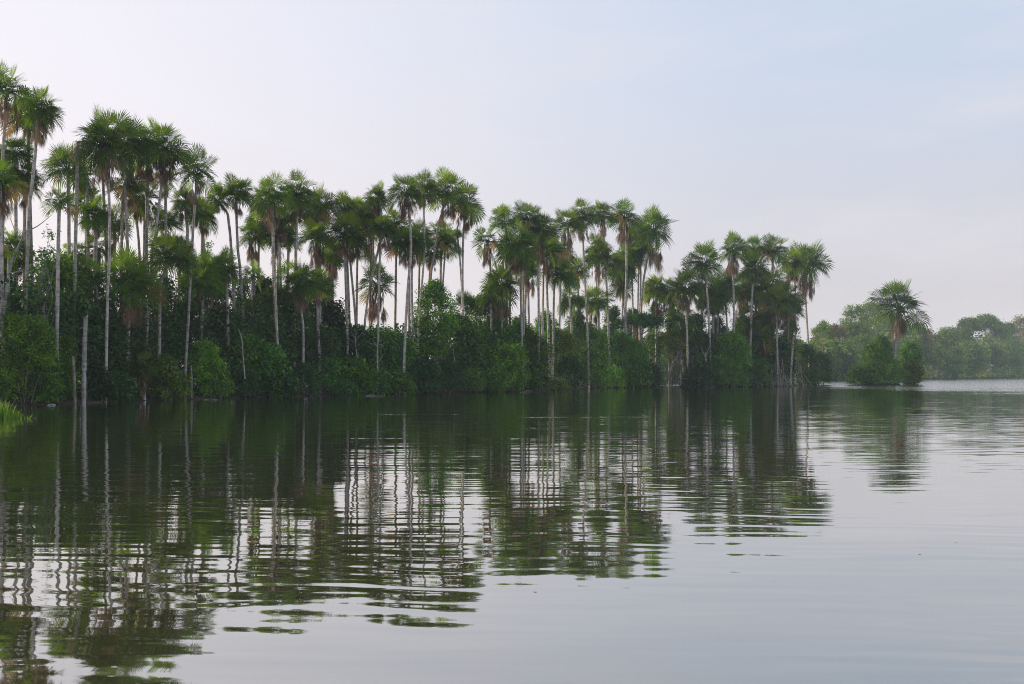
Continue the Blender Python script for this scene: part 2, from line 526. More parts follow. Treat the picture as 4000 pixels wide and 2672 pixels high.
def px(v, x, y):
    a, b, s = VIEW[v]
    return a + x / s, b + y / s


def palm(v, cx, top, R, path, off, style, dead, label, Y=None, rad=None, group="palms crowded along the lake shore", hubdy=1.20):
    k = NP[0]; NP[0] += 1
    r = rs(1000 + k)
    s = VIEW[v][2]
    cxS, topS = px(v, cx, top)
    RS = R / s
    hub = (cxS, topS + RS * hubdy)
    pts = [px(v, *p) for p in path]
    # trunk runs from the hub through the measured points and on to the ground
    pts = [p for p in pts if p[1] > hub[1] + 6] or [(hub[0], hub[1] + 40)]
    (x1, y1) = pts[-1]
    (x0, y0) = pts[-2] if len(pts) > 1 else hub
    Yd = Y if Y is not None else shore_depth(min(max(x1, -300), 3170)) + off
    ground = 0.45 if off > 1.5 else 0.1
    yg = HY + (CAM_H - ground) * F / Yd
    if y1 < yg - 8:
        sl = (x1 - x0) / max(30.0, (y1 - y0)) * 0.6
        pts.append((x1 + max(-30, min(30, sl * (yg - y1))), yg))
    else:
        pts[-1] = (x1, yg)
    base = at(pts[-1][0], yg, Yd)
    root = empty("palm_tree", base)
    tag(root, label, "palm tree", group)
    W = [at(x, y, Yd) - base for x, y in [hub] + pts][::-1]
    W = np.array(W)
    lean = (r.rand() - .5) * 0.05
    W[:, 1] += W[:, 2] * lean
    W = np.vstack([W[0] + [0, 0, -0.9], W])
    hgt = W[-1, 2]
    P = smooth_path(W, max(10, int(hgt * 1.2)))
    n = len(P)
    rb = rad if rad else 0.138 + 0.05 * max(-0.4, (Yd - 110) / 90) + 0.045 * (r.rand() - .35)
    tt = np.linspace(0, 1, n)
    RR = rb * (1.12 - 0.22 * tt + 0.25 * np.exp(-tt * 14)) * (1 + 0.03 * np.sin(tt * 40 + k))
    V, Q = tube(P, RR, 8)
    link("trunk", new_mesh("palm_trunk", V, [Q], M["trunk"], smooth=True), root)
    Rm = RS / F * Yd
    hubw = P[-1]
    if style:
        me = CROWNS[style][k % len(CROWNS[style])]
        c = link("crown", me, root, [float(q) for q in hubw])
        c.rotation_euler = ((r.rand() - .5) * .2, (r.rand() - .5) * .2, r.rand() * 6.28)
        q = Rm * (1.06 if style == "wide" else 1.30) * (0.93 + .14 * r.rand())
        c.scale = (q, q, q * (1.02 + .24 * r.rand()))
    if dead:
        me = DEADS[dead][k % len(DEADS[dead])]
        c = link("dead_fronds", me, root, [float(q) for q in hubw])
        c.rotation_euler = (0, 0, r.rand() * 6.28)
        q = max(Rm, 1.2) * (1.15 if style != "wide" else 0.68)
        c.scale = (q, q, q * (0.85 + .4 * r.rand()))
    return root


PALMS = [
 # --- tall group at the near end
 ("A", 40, 85, 190, [(35, 430), (15, 830), (2, 1500)], 4, "dense", 2, "tallest palm of the whole grove, its shaggy crown cut by the picture edge"),
 ("A", 215, 320, 170, [(228, 600), (225, 1000), (222, 1560)], 9, "dense", 1, "tall palm with a dark crown tucked right beside the tallest palm"),
 ("A", 335, 275, 160, [(310, 520), (285, 800), (255, 1070), (232, 1300)], 5, "dense", 2, "tall palm with a steeply slanting trunk and brown hanging fronds, next to the tallest"),
 ("A", 110, 620, 140, [(115, 900), (118, 1200)], 8, "dense", 2, "palm with a bright green heart of young leaves below the tallest palm"),
 ("A", 10, 800, 180, [(20, 1050), (22, 1300)], 3, "dense", 3, "dark heavy palm low at the picture edge under the tallest palm"),
 ("A", 205, 810, 120, [(215, 1000), (230, 1300)], 7, "droop", 1, "drooping palm half hidden behind the two crossing trunks"),
 ("A", 60, 1330, 120, [(60, 1480), (60, 1600)], 7, "loose", 1, "low palm with spiky dark leaves behind the pale crooked tree"),
 ("A", 515, 700, 175, [(522, 950), (527, 1560)], 8, "med", 0, "slim palm with a long arching leaf to one side, next to the leafless topped trunk"),
 ("A", 592, 640, 42, [(592, 690), (585, 1000), (573, 1560)], 6, None, 2, "dying palm, a bare trunk topped only by a tuft of dead brown fronds"),
 ("A", 770, 545, 150, [(775, 760), (785, 1000), (812, 1560)], 9, "med", 2, "palm with reddish trunk hidden behind the big front palm with the pale straight trunk"),
 ("A", 800, 458, 225, [(828, 700), (838, 1100), (840, 1568), (825, 1872), (810, 2600)], 0.8, "dense", 2, "big front palm with a long pale straight trunk reaching down to the waterline"),
 ("A", 965, 505, 185, [(945, 720), (955, 1000), (972, 1500)], 6, "dense", 1, "tall palm whose crown touches the shoulder of the big front palm"),
 ("A", 1130, 570, 170, [(1150, 840), (1140, 1100), (1132, 1440)], 7, "dense", 3, "palm with rust brown bundles of dead fronds half behind the round topped palm"),
 ("A", 1255, 505, 205, [(1262, 800), (1240, 970), (1190, 1400), (1160, 1568)], 3, "dense", 3, "round topped palm with a leaning trunk and a grey beard of dead fronds"),
 ("A", 1275, 870, 100, [(1262, 1000), (1275, 1430)], 9, "loose", 1, "thin palm standing in the gap behind the round topped leaning palm"),
 ("A", 1510, 762, 155, [(1505, 985), (1480, 1300), (1465, 1572), (1440, 2070), (1420, 2420)], 1, "med", 1, "lone standing palm with a pale trunk tilting outward and a small open crown"),
 ("A", 450, 1010, 125, [(442, 1200), (438, 1400), (437, 1568), (432, 2260)], 1, "loose", 0, "shorter palm with open brush like crown on a clean pale trunk above the bright bush"),
 ("A", 645, 830, 115, [(675, 1010), (682, 1568)], 10, "droop", 1, "palm with drooping crown half behind the dead tufted trunk"),
 ("A", 745, 1100, 140, [(748, 1320), (740, 1568)], 8, "dense", 1, "shorter palm with vivid green upright leaves behind the big front palm"),
 ("A", 985, 860, 150, [(948, 1100), (935, 1568)], 8, "med", 2, "mid height palm below the shoulder of the big front palm, sunlit brown trunk"),
 ("A", 1020, 1060, 85, [(1020, 1180), (1060, 1510)], 12, "droop", 2, "thin slanting palm with limp brown fronds between the two tall leaning palms"),
 ("A", 1410, 1020, 115, [(1430, 1350), (1432, 1500)], 9, "dense", 2, "dark palm crown directly behind the tilted pale trunk of the lone standing palm"),
 ("A", 1560, 1130, 115, [(1555, 1380), (1570, 1568)], 8, "droop", 1, "short palm with sagging leaves on the far side of the lone standing palm"),
 ("A", 1300, 1390, 170, [(1250, 1700), (1222, 1800), (1218, 2250)], 2, "dense", 0, "low bushy palm with a fresh green dome under the round topped leaning palm"),
 ("A", 985, 1530, 230, [(985, 1980), (975, 2380)], 3, "dense", 3, "large squat palm with yellowing leaves and long brown skirts beside the front pale trunk"),
 ("A", 1090, 2300, 115, [(1095, 2470), (1105, 2650)], 0.6, "med", 3, "tiny palm with a brown skirt growing right at the water"),
 ("A", 760, 1380, 115, [(755, 1520), (755, 1640)], 9, "loose", 2, "ragged brownish small palm behind the big front palm's trunk"),
 ("A", 1560, 1560, 150, [(1560, 1850), (1555, 1930)], 5, "dense", 1, "low palm with golden drooping leaves beyond the tilted pale trunk"),
 ("A", 700, 1560, 150, [(745, 1860), (745, 2280)], 6, "dense", 1, "shadowy low palm at the dark back of the thicket, nearer than the squat palm"),
 # --- second group
 ("C", 265, 215, 95, [(330, 400), (345, 480), (362, 690)], 8, "dense", 1, "small crowned palm nestled against its taller twin past the lone standing palm"),
 ("C", 390, 150, 112, [(388, 345), (400, 650), (418, 830)], 7, "dense", 1, "taller of the twin palms past the lone standing palm, slim curved trunk"),
 ("C", 640, 155, 125, [(645, 420), (645, 500), (657, 860), (673, 1395)], 1, "dense", 2, "palm with a long pale trunk ending in dark bushes, front one of a close pair"),
 ("C", 570, 225, 95, [(628, 470), (645, 860)], 6, "droop", 1, "palm whose trunk runs just behind the front one of the close pair"),
 ("C", 695, 330, 100, [(672, 480), (688, 820)], 8, "dense", 2, "palm with a brown hanging bundle behind the close pair"),
 ("C", 800, 128, 125, [(800, 330), (792, 720)], 5, "dense", 2, "highest crown of the second group, standing just past the close pair"),
 ("C", 965, 225, 122, [(955, 430), (962, 700)], 7, "med", 1, "open crowned palm beside the highest crown of the second group"),
 ("C", 490, 463, 95, [(490, 650), (505, 890)], 9, "med", 3, "short isolated palm against the sky with a red brown skirt of dead fronds"),
 ("C", 310, 655, 118, [(320, 850), (330, 1150)], 4, "dense", 1, "low palm with a lit green fan crown below the twin palms"),
 ("C", 935, 430, 122, [(935, 640), (948, 900)], 4, "dense", 3, "yellow green palm with a pinkish brown skirt above the squat bearded palm"),
 ("C", 1130, 410, 130, [(1130, 640), (1135, 900), (1142, 1140)], 3, "dense", 2, "palm on a straight trunk standing clear against the sky, nearer of two"),
 ("C", 1190, 470, 105, [(1160, 680), (1200, 1145)], 6, "droop", 2, "palm whose trunk slants away beside the straight clear standing one"),
 ("C", 1130, 260, 108, [(1130, 440), (1145, 700)], 8, "med", 0, "feathery palm top rising behind the straight clear standing palm"),
 ("C", 820, 705, 150, [(815, 960), (845, 1180), (845, 1430)], 1, "dense", 3, "squat bearded palm with a huge skirt of brown fronds and a thick pale trunk"),
 ("C", 950, 780, 110, [(942, 1000), (942, 1150), (952, 1335)], 2, "dense", 1, "dark palm pressed against the squat bearded palm"),
 ("C", 1040, 600, 95, [(1045, 780), (1048, 1110)], 6, "loose", 2, "small loose crowned palm between the squat bearded palm and the open sky"),
 ("C", 650, 860, 110, [(650, 980), (650, 1150)], 7, "droop", 2, "flat drooping dark palm behind the long pale trunk of the close pair"),
 ("C", 505, 750, 75, [(505, 850), (500, 1000)], 8, "loose", 0, "small spiky leaved palm at the foot of the short isolated one"),
 ("C", 160, 740, 130, [(160, 950), (150, 1150)], 4, "dense", 1, "dark low palm behind the thicket next to the tilted pale trunk"),
 ("C", 745, 490, 85, [(745, 640), (740, 760)], 9, "med", 1, "small palm half hidden beneath the highest crown of the second group"),
 # --- third group
 ("D", 495, 122, 125, [(512, 330), (525, 480), (530, 680), (508, 950), (485, 1400), (488, 1620)], 0.9, "dense", 3, "tall palm with a sinuous pale trunk and russet hanging fronds at mid shore"),
 ("D", 615, 105, 110, [(615, 300), (620, 680), (590, 1070)], 4, "dense", 2, "palm peeking above its neighbours just behind the sinuous pale trunk"),
 ("D", 775, 120, 135, [(748, 390), (722, 470), (690, 680), (665, 870)], 5, "dense", 2, "palm with a trunk leaning strongly across the sky behind the airy leaved tree"),
 ("D", 900, 190, 130, [(898, 430), (888, 560), (883, 880), (896, 1290)], 3, "dense", 2, "palm at the end of the middle cluster with one leaf reaching far out"),
 ("D", 300, 195, 98, [(318, 350), (335, 500), (300, 690), (250, 900), (215, 1180)], 5, "dense", 1, "palm with a trunk slanting through clear sky near the russet skirted one"),
 ("D", 235, 290, 100, [(265, 470), (272, 735), (255, 930), (253, 1180)], 8, "med", 2, "narrow palm behind the slanting trunk in the middle sky gap"),
 ("D", 345, 395, 108, [(330, 560), (318, 800), (310, 1170)], 3, "dense", 2, "dark crowned palm with a straight trunk crossing the low isolated crown"),
 ("D", 305, 735, 150, [(295, 905), (258, 1180)], 7, "loose", 3, "low isolated palm with wide open fans and orange brown skirt against the sky"),
 ("D", 480, 490, 105, [(500, 690), (520, 760), (520, 1270)], 6, "dense", 2, "dark palm at half height behind the sinuous pale trunk"),
 ("D", 565, 500, 95, [(540, 780), (545, 1330)], 5, "dense", 2, "palm with a mottled trunk close beside the sinuous pale trunk"),
 ("D", 670, 590, 85, [(668, 700), (650, 1000)], 7, "dense", 3, "half height dark palm with a ragged brown beard above the airy leaved tree"),
 ("D", 775, 500, 95, [(768, 640), (745, 950)], 6, "dense", 1, "half height palm with an inclined lit trunk right of the leaning one"),
 ("D", 850, 495, 68, [(855, 620), (875, 870)], 9, "brush", 2, "small sunlit yellow green palm top framed between two dark palms"),
 ("D", 1055, 475, 102, [(1065, 690), (1072, 780)], 7, "loose", 2, "palm with long bare leaf stalks and limp tan fan starting the next cluster"),
 ("D", 910, 935, 105, [(910, 1060), (910, 1180)], 10, "brush", 0, "pale green ground palm glowing in the light beyond the bushes"),
 # --- fourth group
 ("E", 285, 180, 105, [(308, 340), (310, 520)], 6, "med", 0, "palm with visible spoke like stalks beside the broad dark cluster top"),
 ("E", 455, 130, 125, [(445, 380), (425, 650), (428, 1050)], 6, "dense", 2, "top palm of the broad dark cluster, lit tuft on its crown"),
 ("E", 390, 300, 135, [(402, 540), (405, 660), (416, 1075)], 2, "dense", 3, "front palm of the broad cluster with pale twin like trunk and tan skirt"),
 ("E", 545, 215, 120, [(535, 440), (528, 600), (530, 1150)], 1.5, "dense", 2, "palm on the shaded side of the broad cluster, trunk sinking deep into the bushes"),
 ("E", 612, 360, 120, [(600, 600), (585, 660), (598, 1090)], 4, "dense", 2, "very dark palm edging the broad cluster toward the sky gap"),
 ("E", 690, 525, 112, [(640, 690), (634, 760), (628, 1100)], 3, "droop", 0, "palm with black drooping fans over the sky gap and a lit bare trunk"),
 ("E", 270, 580, 130, [(275, 760), (280, 1030)], 4, "dense", 3, "low dark palm under the broad cluster with brown rags below"),
 ("E", 200, 705, 88, [(205, 830), (208, 1080)], 5, "droop", 0, "small palm with down turned leaf and sun gilded trunk by the low dark one"),
 ("E", 470, 540, 90, [(458, 680), (465, 1065)], 9, "med", 2, "thin trunked palm behind the broad cluster"),
 ("E", 720, 185, 105, [(730, 400), (735, 700), (752, 1040)], 4, "dense", 2, "first palm of the high row after the sky gap, reddish beard"),
 ("E", 825, 138, 105, [(830, 370), (838, 550), (862, 1040)], 3, "dense", 2, "second palm of the high row after the sky gap, with paired brown pendants"),
 ("E", 965, 145, 92, [(970, 345), (985, 560), (1003, 980)], 4, "dense", 2, "slender palm with narrow crown between two larger crowns of the high row"),
 ("E", 1120, 125, 115, [(1130, 370), (1130, 600), (1122, 910)], 3, "dense", 3, "highest palm of the high row, crown bright on top and tan beard below"),
 ("E", 1315, 190, 145, [(1290, 410), (1270, 540), (1240, 720), (1225, 960)], 3, "dense", 2, "palm leaning out at the end of the high row with wide dark fans"),
 ("E", 1210, 260, 100, [(1215, 430), (1222, 660), (1215, 1060)], 6, "dense", 1, "palm squeezed between the highest and the leaning palm of the high row"),
 ("E", 930, 425, 98, [(932, 640), (935, 760)], 8, "dense", 2, "lower light green palm with a long tan pendant under the high row"),
 ("E", 1035, 480, 90, [(995, 600), (992, 700), (1003, 980)], 6, "droop", 0, "lower palm with a round mop crown crossing the slender trunk of the high row"),
 ("E", 1150, 420, 100, [(1160, 610), (1172, 930)], 7, "dense", 2, "lower sunlit palm with tan rags behind the highest palm of the high row"),
 ("E", 745, 715, 88, [(748, 860), (755, 1040)], 6, "droop", 0, "short palm with arching grey leaves and orange lit trunk under the high row"),
 ("E", 905, 715, 110, [(930, 880), (935, 1000)], 5, "dense", 1, "short dark palm mop in front of the red brown rags"),
 ("E", 810, 800, 65, [(815, 860), (820, 1020)], 7, "brush", 3, "short palm smothered in red brown dead fronds beneath the high row"),
 ("E", 1095, 640, 82, [(1105, 760), (1120, 950)], 7, "loose", 1, "short loose palm with dangling leaf over the flat topped tree"),
 ("E", 1330, 630, 112, [(1330, 800), (1330, 1000)], 6, "dense", 2, "short full palm filling the space under the leaning palm of the high row"),
 # --- fifth group by the point
 ("F", 510, 215, 150, [(535, 445), (545, 600), (568, 970)], 4, "med", 0, "palm with wide open fans and pinkish new stalks, first of the cluster near the point"),
 ("F", 760, 130, 125, [(752, 330), (758, 430), (770, 970)], 3, "dense", 3, "tall palm with a tight beard and clean pale trunk in the cluster near the point"),
 ("F", 370, 410, 150, [(375, 690), (388, 1050)], 3, "dense", 3, "dark palm wrapped in a big russet skirt beside the leaning tree gap"),
 ("F", 690, 415, 110, [(692, 600), (712, 950)], 6, "dense", 1, "palm with a sun warmed thin trunk between open fanned and tight bearded palms"),
 ("F", 930, 145, 98, [(935, 330), (940, 500)], 7, "dense", 1, "palm top with upright plumes behind the middle of the point cluster"),
 ("F", 1090, 130, 128, [(1080, 400), (1080, 560), (1085, 800)], 6, "dense", 1, "broad plumed palm at the top of the point cluster"),
 ("F", 935, 275, 125, [(925, 490), (912, 700), (905, 960)], 2, "dense", 1, "front palm of the point cluster with drooping stalks and a leaning clean trunk"),
 ("F", 1370, 190, 175, [(1350, 500), (1352, 620), (1378, 1080)], 3, "dense", 3, "biggest palm at the tip of the point, ball crown and dangling red brown frond"),
 ("F", 1235, 240, 122, [(1262, 480), (1268, 720), (1270, 950)], 6, "dense", 2, "dark palm behind the biggest palm at the tip"),
 ("F", 1120, 540, 140, [(1115, 800), (1125, 1290)], 1, "dense", 2, "low green palm at the centre of the point, pale trunk among the roots"),
 ("F", 1035, 690, 120, [(1050, 870), (1075, 1180)], 3, "droop", 2, "low palm with yellow hanging leaves by the aerial roots"),
 ("F", 1240, 620, 110, [(1250, 780), (1240, 1050)], 4, "med", 3, "low palm with a round brown bundle under the biggest palm"),
 ("F", 1010, 850, 115, [(1010, 1000), (1010, 1200)], 3, "droop", 3, "lowest palm of the point, drooping dark leaves over tan rags"),
 ("F", 845, 520, 95, [(845, 660), (850, 960)], 7, "dense", 2, "small palm in the dark behind the tight bearded palm's trunk"),
 ("F", 600, 560, 120, [(600, 740), (600, 900)], 7, "dense", 1, "shaded low palm between the russet skirted palm and the warm thin trunk"),
 ("F", 1250, 935, 35, [(1250, 985), (1244, 1080), (1224, 1375)], 0.2, None, 2, "short dead palm trunk bent over at the top, standing at the water"),
]
for row in PALMS:
    palm(*row)
# palms of the back rows, seen between the ones in front
for (x, top, R, off, style, dead, lb) in [
    (100, 655, 62, 10, "med", 1, "back row palm whose crown fills the fork between the two crossing trunks"),
    (8, 590, 75, 9, "dense", 2, "back row palm at the picture edge directly under the tallest crown"),
    (60, 900, 72, 8, "droop", 2, "sagging back row palm over the pale crooked tree's top"),
    (335, 715, 68, 12, "med", 1, "back row palm between the dying tufted trunk and the big front palm"),
    (300, 930, 58, 12, "droop", 1, "low back row palm beside the dying tufted trunk"),
    (440, 800, 68, 12, "med", 2, "back row palm crossing behind the upper trunk of the big front palm"),
    (560, 690, 74, 11, "droop", 2, "back row palm hanging its leaves under the shoulder palms left of the round topped one"),
    (650, 800, 66, 12, "dense", 2, "back row palm below the round topped palm's grey beard"),
    (700, 905, 62, 11, "dense", 1, "low back row palm between the leaning round topped trunk and the lone standing palm"),
    (790, 770, 62, 12, "med", 1, "back row palm peeping past the lone standing palm's trunk"),
    (865, 985, 60, 9, "dense", 1, "low back row palm beneath the smaller of the twin palms"),
    (1010, 800, 58, 11, "droop", 2, "back row palm hanging between the twin palms and the close pair"),
    (1085, 850, 66, 10, "dense", 2, "back row palm in the shade between the close pair and the yellow green palm"),
    (1150, 760, 62, 11, "med", 1, "back row palm under the highest crown of the second group, facing the yellow green one"),
    (1235, 770, 64, 11, "dense", 2, "back row palm just behind the yellow green palm's top"),
    (1290, 930, 62, 9, "dense", 2, "low back row palm beside the small loose crowned palm"),
    (1395, 770, 60, 11, "dense", 1, "back row palm behind the feathery top of the clear standing pair"),
    (1445, 830, 66, 9, "dense", 2, "back row palm hanging over the slanting trunk in the middle gap"),
    (1545, 800, 64, 10, "droop", 2, "back row palm under the russet fronds of the sinuous trunked palm"),
    (1635, 850, 64, 9, "dense", 2, "back row palm behind the strongly leaning trunk"),
    (1720, 845, 58, 9, "droop", 1, "back row palm beneath the middle cluster's end palm"),
    (1990, 905, 66, 9, "dense", 2, "back row palm between the long stalked palm and the broad dark cluster"),
    (2050, 960, 62, 8, "dense", 2, "low back row palm behind the paired trunks of the broad dark cluster"),
    (2120, 880, 66, 8, "dense", 1, "back row palm thickening the shaded side of the broad dark cluster"),
    (2185, 930, 60, 9, "droop", 1, "back row palm hanging into the later sky gap"),
    (2255, 1000, 58, 8, "dense", 1, "low back row palm behind the first palms of the high row"),
    (2330, 905, 58, 9, "med", 1, "back row palm between the second and the slender palm of the high row"),
    (2430, 985, 60, 8, "dense", 2, "back row palm below the highest palm of the high row"),
    (2490, 905, 60, 9, "dense", 2, "back row palm behind the twin trunks under the leaning palm of the high row"),
    (2615, 1075, 62, 7, "dense", 2, "back row palm above the water gap, beside the russet skirted one"),
    (2740, 1045, 64, 8, "dense", 2, "back row palm behind the open fanned palm near the point"),
    (2800, 1080, 62, 8, "droop", 2, "back row palm crossing behind the warm thin trunk"),
    (2895, 1060, 62, 8, "dense", 2, "back row palm just behind the tight bearded palm's trunk"),
    (2960, 1060, 66, 6, "dense", 1, "back row palm in the heart of the point cluster under the upright plumes"),
    (3020, 1040, 66, 6, "dense", 2, "back row palm beneath the broad plumed palm of the point cluster"),
    (3075, 1090, 62, 6, "dense", 2, "back row palm in the shade under the dark palm by the tip"),
    (2920, 1180, 62, 5, "droop", 2, "low back row palm behind the leaning clean trunk of the point cluster"),
    (2985, 1170, 60, 5, "dense", 2, "low back row palm behind the yellow hanging leaves"),
    (2660, 1180, 58, 6, "droop", 2, "low back row palm behind the big russet skirt"),
]:
    palm("S", x, top, R, [(x + 4, top + R * 2.2), (x + 2, top + R * 3.6)], off, style, dead, lb)
palm("G", 1080, 222, 298, [(1060, 600), (1040, 820), (1033, 1230)], 0, "wide", 3, "solitary palm with broad fans rising from the little island",
     Y=iy + 3.0, rad=0.29, group="palms on the little island", hubdy=1.08)

# ------------------------------------------------------------------ broadleaf plants


def leaf_quads(C_, Nrm, size, r, asp=0.5):
    """one diamond leaf per centre"""
    n = len(C_)
    Nrm = norm(Nrm)
    ref = norm(r.randn(n, 3))
    T = norm(np.cross(Nrm, ref))
    S = np.cross(Nrm, T)
    sz = size * (0.6 + 0.8 * r.rand(n))[:, None]
    V = np.stack([C_ - T * sz * .5, C_ + S * sz * asp * .5 + T * sz * .05, C_ + T * sz * .5 - Nrm * sz * 0.12, C_ - S * sz * asp * .5 + T * sz * .05], 1).reshape(-1, 3)
    k = np.arange(n) * 4
    return V, np.stack([k, k + 1, k + 2, k + 3], 1)


def lobes_crown(seed, mat, w, d, h0, h1, leaf=0.24, lobe=(0.5, 1.1), cover=1.0, flat=0.8, shape="dome", clus=9, hollow=0.5, tonev=0.5, nl=None, under=-0.35, rosette=0.8):
    """foliage spread over many small lobes; half width w, half depth d, from height h0 to h1, all in metres"""
    r = rs(seed)
    B = Build()
    Cs, Rs = [], []
    rm = (lobe[0] + lobe[1]) / 2
    area = math.pi * w * d + math.pi * (w + d) * (h1 - h0) * 0.8
    n = nl or int(max(8, min(240, 1.25 * area / (rm * rm * 2.2))))
    for i in range(n):
        rad = lobe[0] + (lobe[1] - lobe[0]) * r.rand() ** 1.3
        for _ in range(30):
            a = r.rand() * 6.283
            q = r.rand() ** 0.5
            u = r.rand()
            if shape == "dome":
                lim = math.sqrt(max(0.05, 1 - (u * 0.95) ** 2.4)) * (0.8 + 0.2 * min(1, u * 4))
            elif shape == "flat":
                lim = 1.0 - 0.5 * u
            elif shape == "open":
                lim = 0.45 + 0.55 * math.sin(math.pi * (0.2 + 0.75 * u))
            else:
                lim = math.sin(math.pi * (0.15 + 0.77 * u))
            if q > hollow or u > 0.75:
                break
        k = max(0.1, 1 - rad * 0.8 / max(w, rad))
        p = np.array([math.cos(a) * q * lim * w * k, math.sin(a) * q * lim * d * k, h0 + rad * .5 + max(0, h1 - h0 - (.5 + flat * 1.02) * rad) * u])
        Cs.append(p); Rs.append(rad)
    for p, rad in zip(Cs, Rs):
        m = max(5, int(cover * 4.2 * rad * rad / (leaf * leaf * 0.3) / clus))
        dd = norm(r.randn(m, 3))
        dd[:, 2] = np.where(dd[:, 2] < under, -dd[:, 2], dd[:, 2])
        rr = rad * (0.62 + 0.5 * r.rand(m) ** 0.8)
        cc = p + dd * rr[:, None] * np.array([1, 1, flat])
        c = np.repeat(cc, clus, 0) + r.randn(m * clus, 3) * leaf * rosette
        nn = np.repeat(dd, clus, 0) * 0.8 + UP * 0.5 + r.randn(m * clus, 3) * 0.55
        V, Q = leaf_quads(c, nn, leaf, r)
        t = np.clip(tonev + (r.rand() - .5) * 0.55 + np.repeat((r.rand(m) - .45) * 0.8, clus), 0, 1)
        B.add(V, Q, tone=t)
    return B.mesh("foliage", mat), Cs


def limbs_mesh(name, seed, Cs, mat, rb, top, n=10, lean=(0, 0)):
    """trunk to height top and limbs out to the lobes, in metres"""
    r = rs(seed)
    B = Build()
    tp = np.array([lean[0], lean[1], top])
    P = smooth_path([[0, 0, -0.4], tp * np.array([.3, .3, .45]) + r.randn(3) * 0.02 * top, tp], 9)
    V, Q = tube(P, np.linspace(rb, rb * .55, 9), 8)
    B.add(V, Q)
    for i in r.permutation(len(Cs))[:n]:
        s = P[r.randint(4, 9)]
        e = np.array(Cs[i])
        ln = np.linalg.norm(e - s)
        mid = s * .5 + e * .5 + np.array([0, 0, -0.08 * ln]) + r.randn(3) * 0.06 * ln
        L_ = smooth_path([s, mid, e], 7)
        V, Q = tube(L_, np.linspace(rb * .42, rb * .1, 7), 5)
        B.add(V, Q)
    return B.mesh(name, mat, True)


def stems_mesh(seed, Cs, mat, n=9, rb=0.05):
    r = rs(seed)
    B = Build()
    for i in r.permutation(len(Cs))[:n]:
        e = np.array(Cs[i])
        s = np.array([e[0] * .25 + r.randn() * .2, e[1] * .25 + r.randn() * .2, -0.4])
        L_ = smooth_path([s, s * .5 + e * .5 + r.randn(3) * .2 + np.array([0, 0, .2]), e], 7)
        V, Q = tube(L_, np.linspace(rb, rb * .35, 7), 5)
        B.add(V, Q)
    return B.mesh("bush_stems", mat, True)


NB = [0]


def bush(x, top, hw, kind, off, label, Y=None, depth=None, group="bushes along the bank", drop=0.15):
    k = NB[0]; NB[0] += 1
    r = rs(3000 + k)
    Yd = Y if Y is not None else shore_depth(x) + off
    g = 0.5 if off > 2 else -0.05
    base = at(x, HY, Yd); base[2] = g
    w = hw / F * Yd
    h = CAM_H + (HY - top) / F * Yd - g
    o = empty("bush", base)
    tag(o, label, "bush", group)
    if off >= 3.9 and Y is None:
        w *= 1.3
    leaf = 0.23 + 0.0009 * max(0, Yd - 75)
    sc_ = min(1.0, max(0.45, w / 2.8))
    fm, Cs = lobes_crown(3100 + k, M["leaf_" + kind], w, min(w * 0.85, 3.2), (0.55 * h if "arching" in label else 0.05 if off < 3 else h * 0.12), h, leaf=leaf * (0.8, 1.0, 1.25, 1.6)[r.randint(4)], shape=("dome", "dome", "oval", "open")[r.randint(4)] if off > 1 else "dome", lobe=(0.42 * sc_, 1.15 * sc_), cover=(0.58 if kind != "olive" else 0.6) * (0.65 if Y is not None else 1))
    link("foliage", fm, o); link("stems", stems_mesh(3300 + k, Cs, M["bark"], 9), o)
    return o


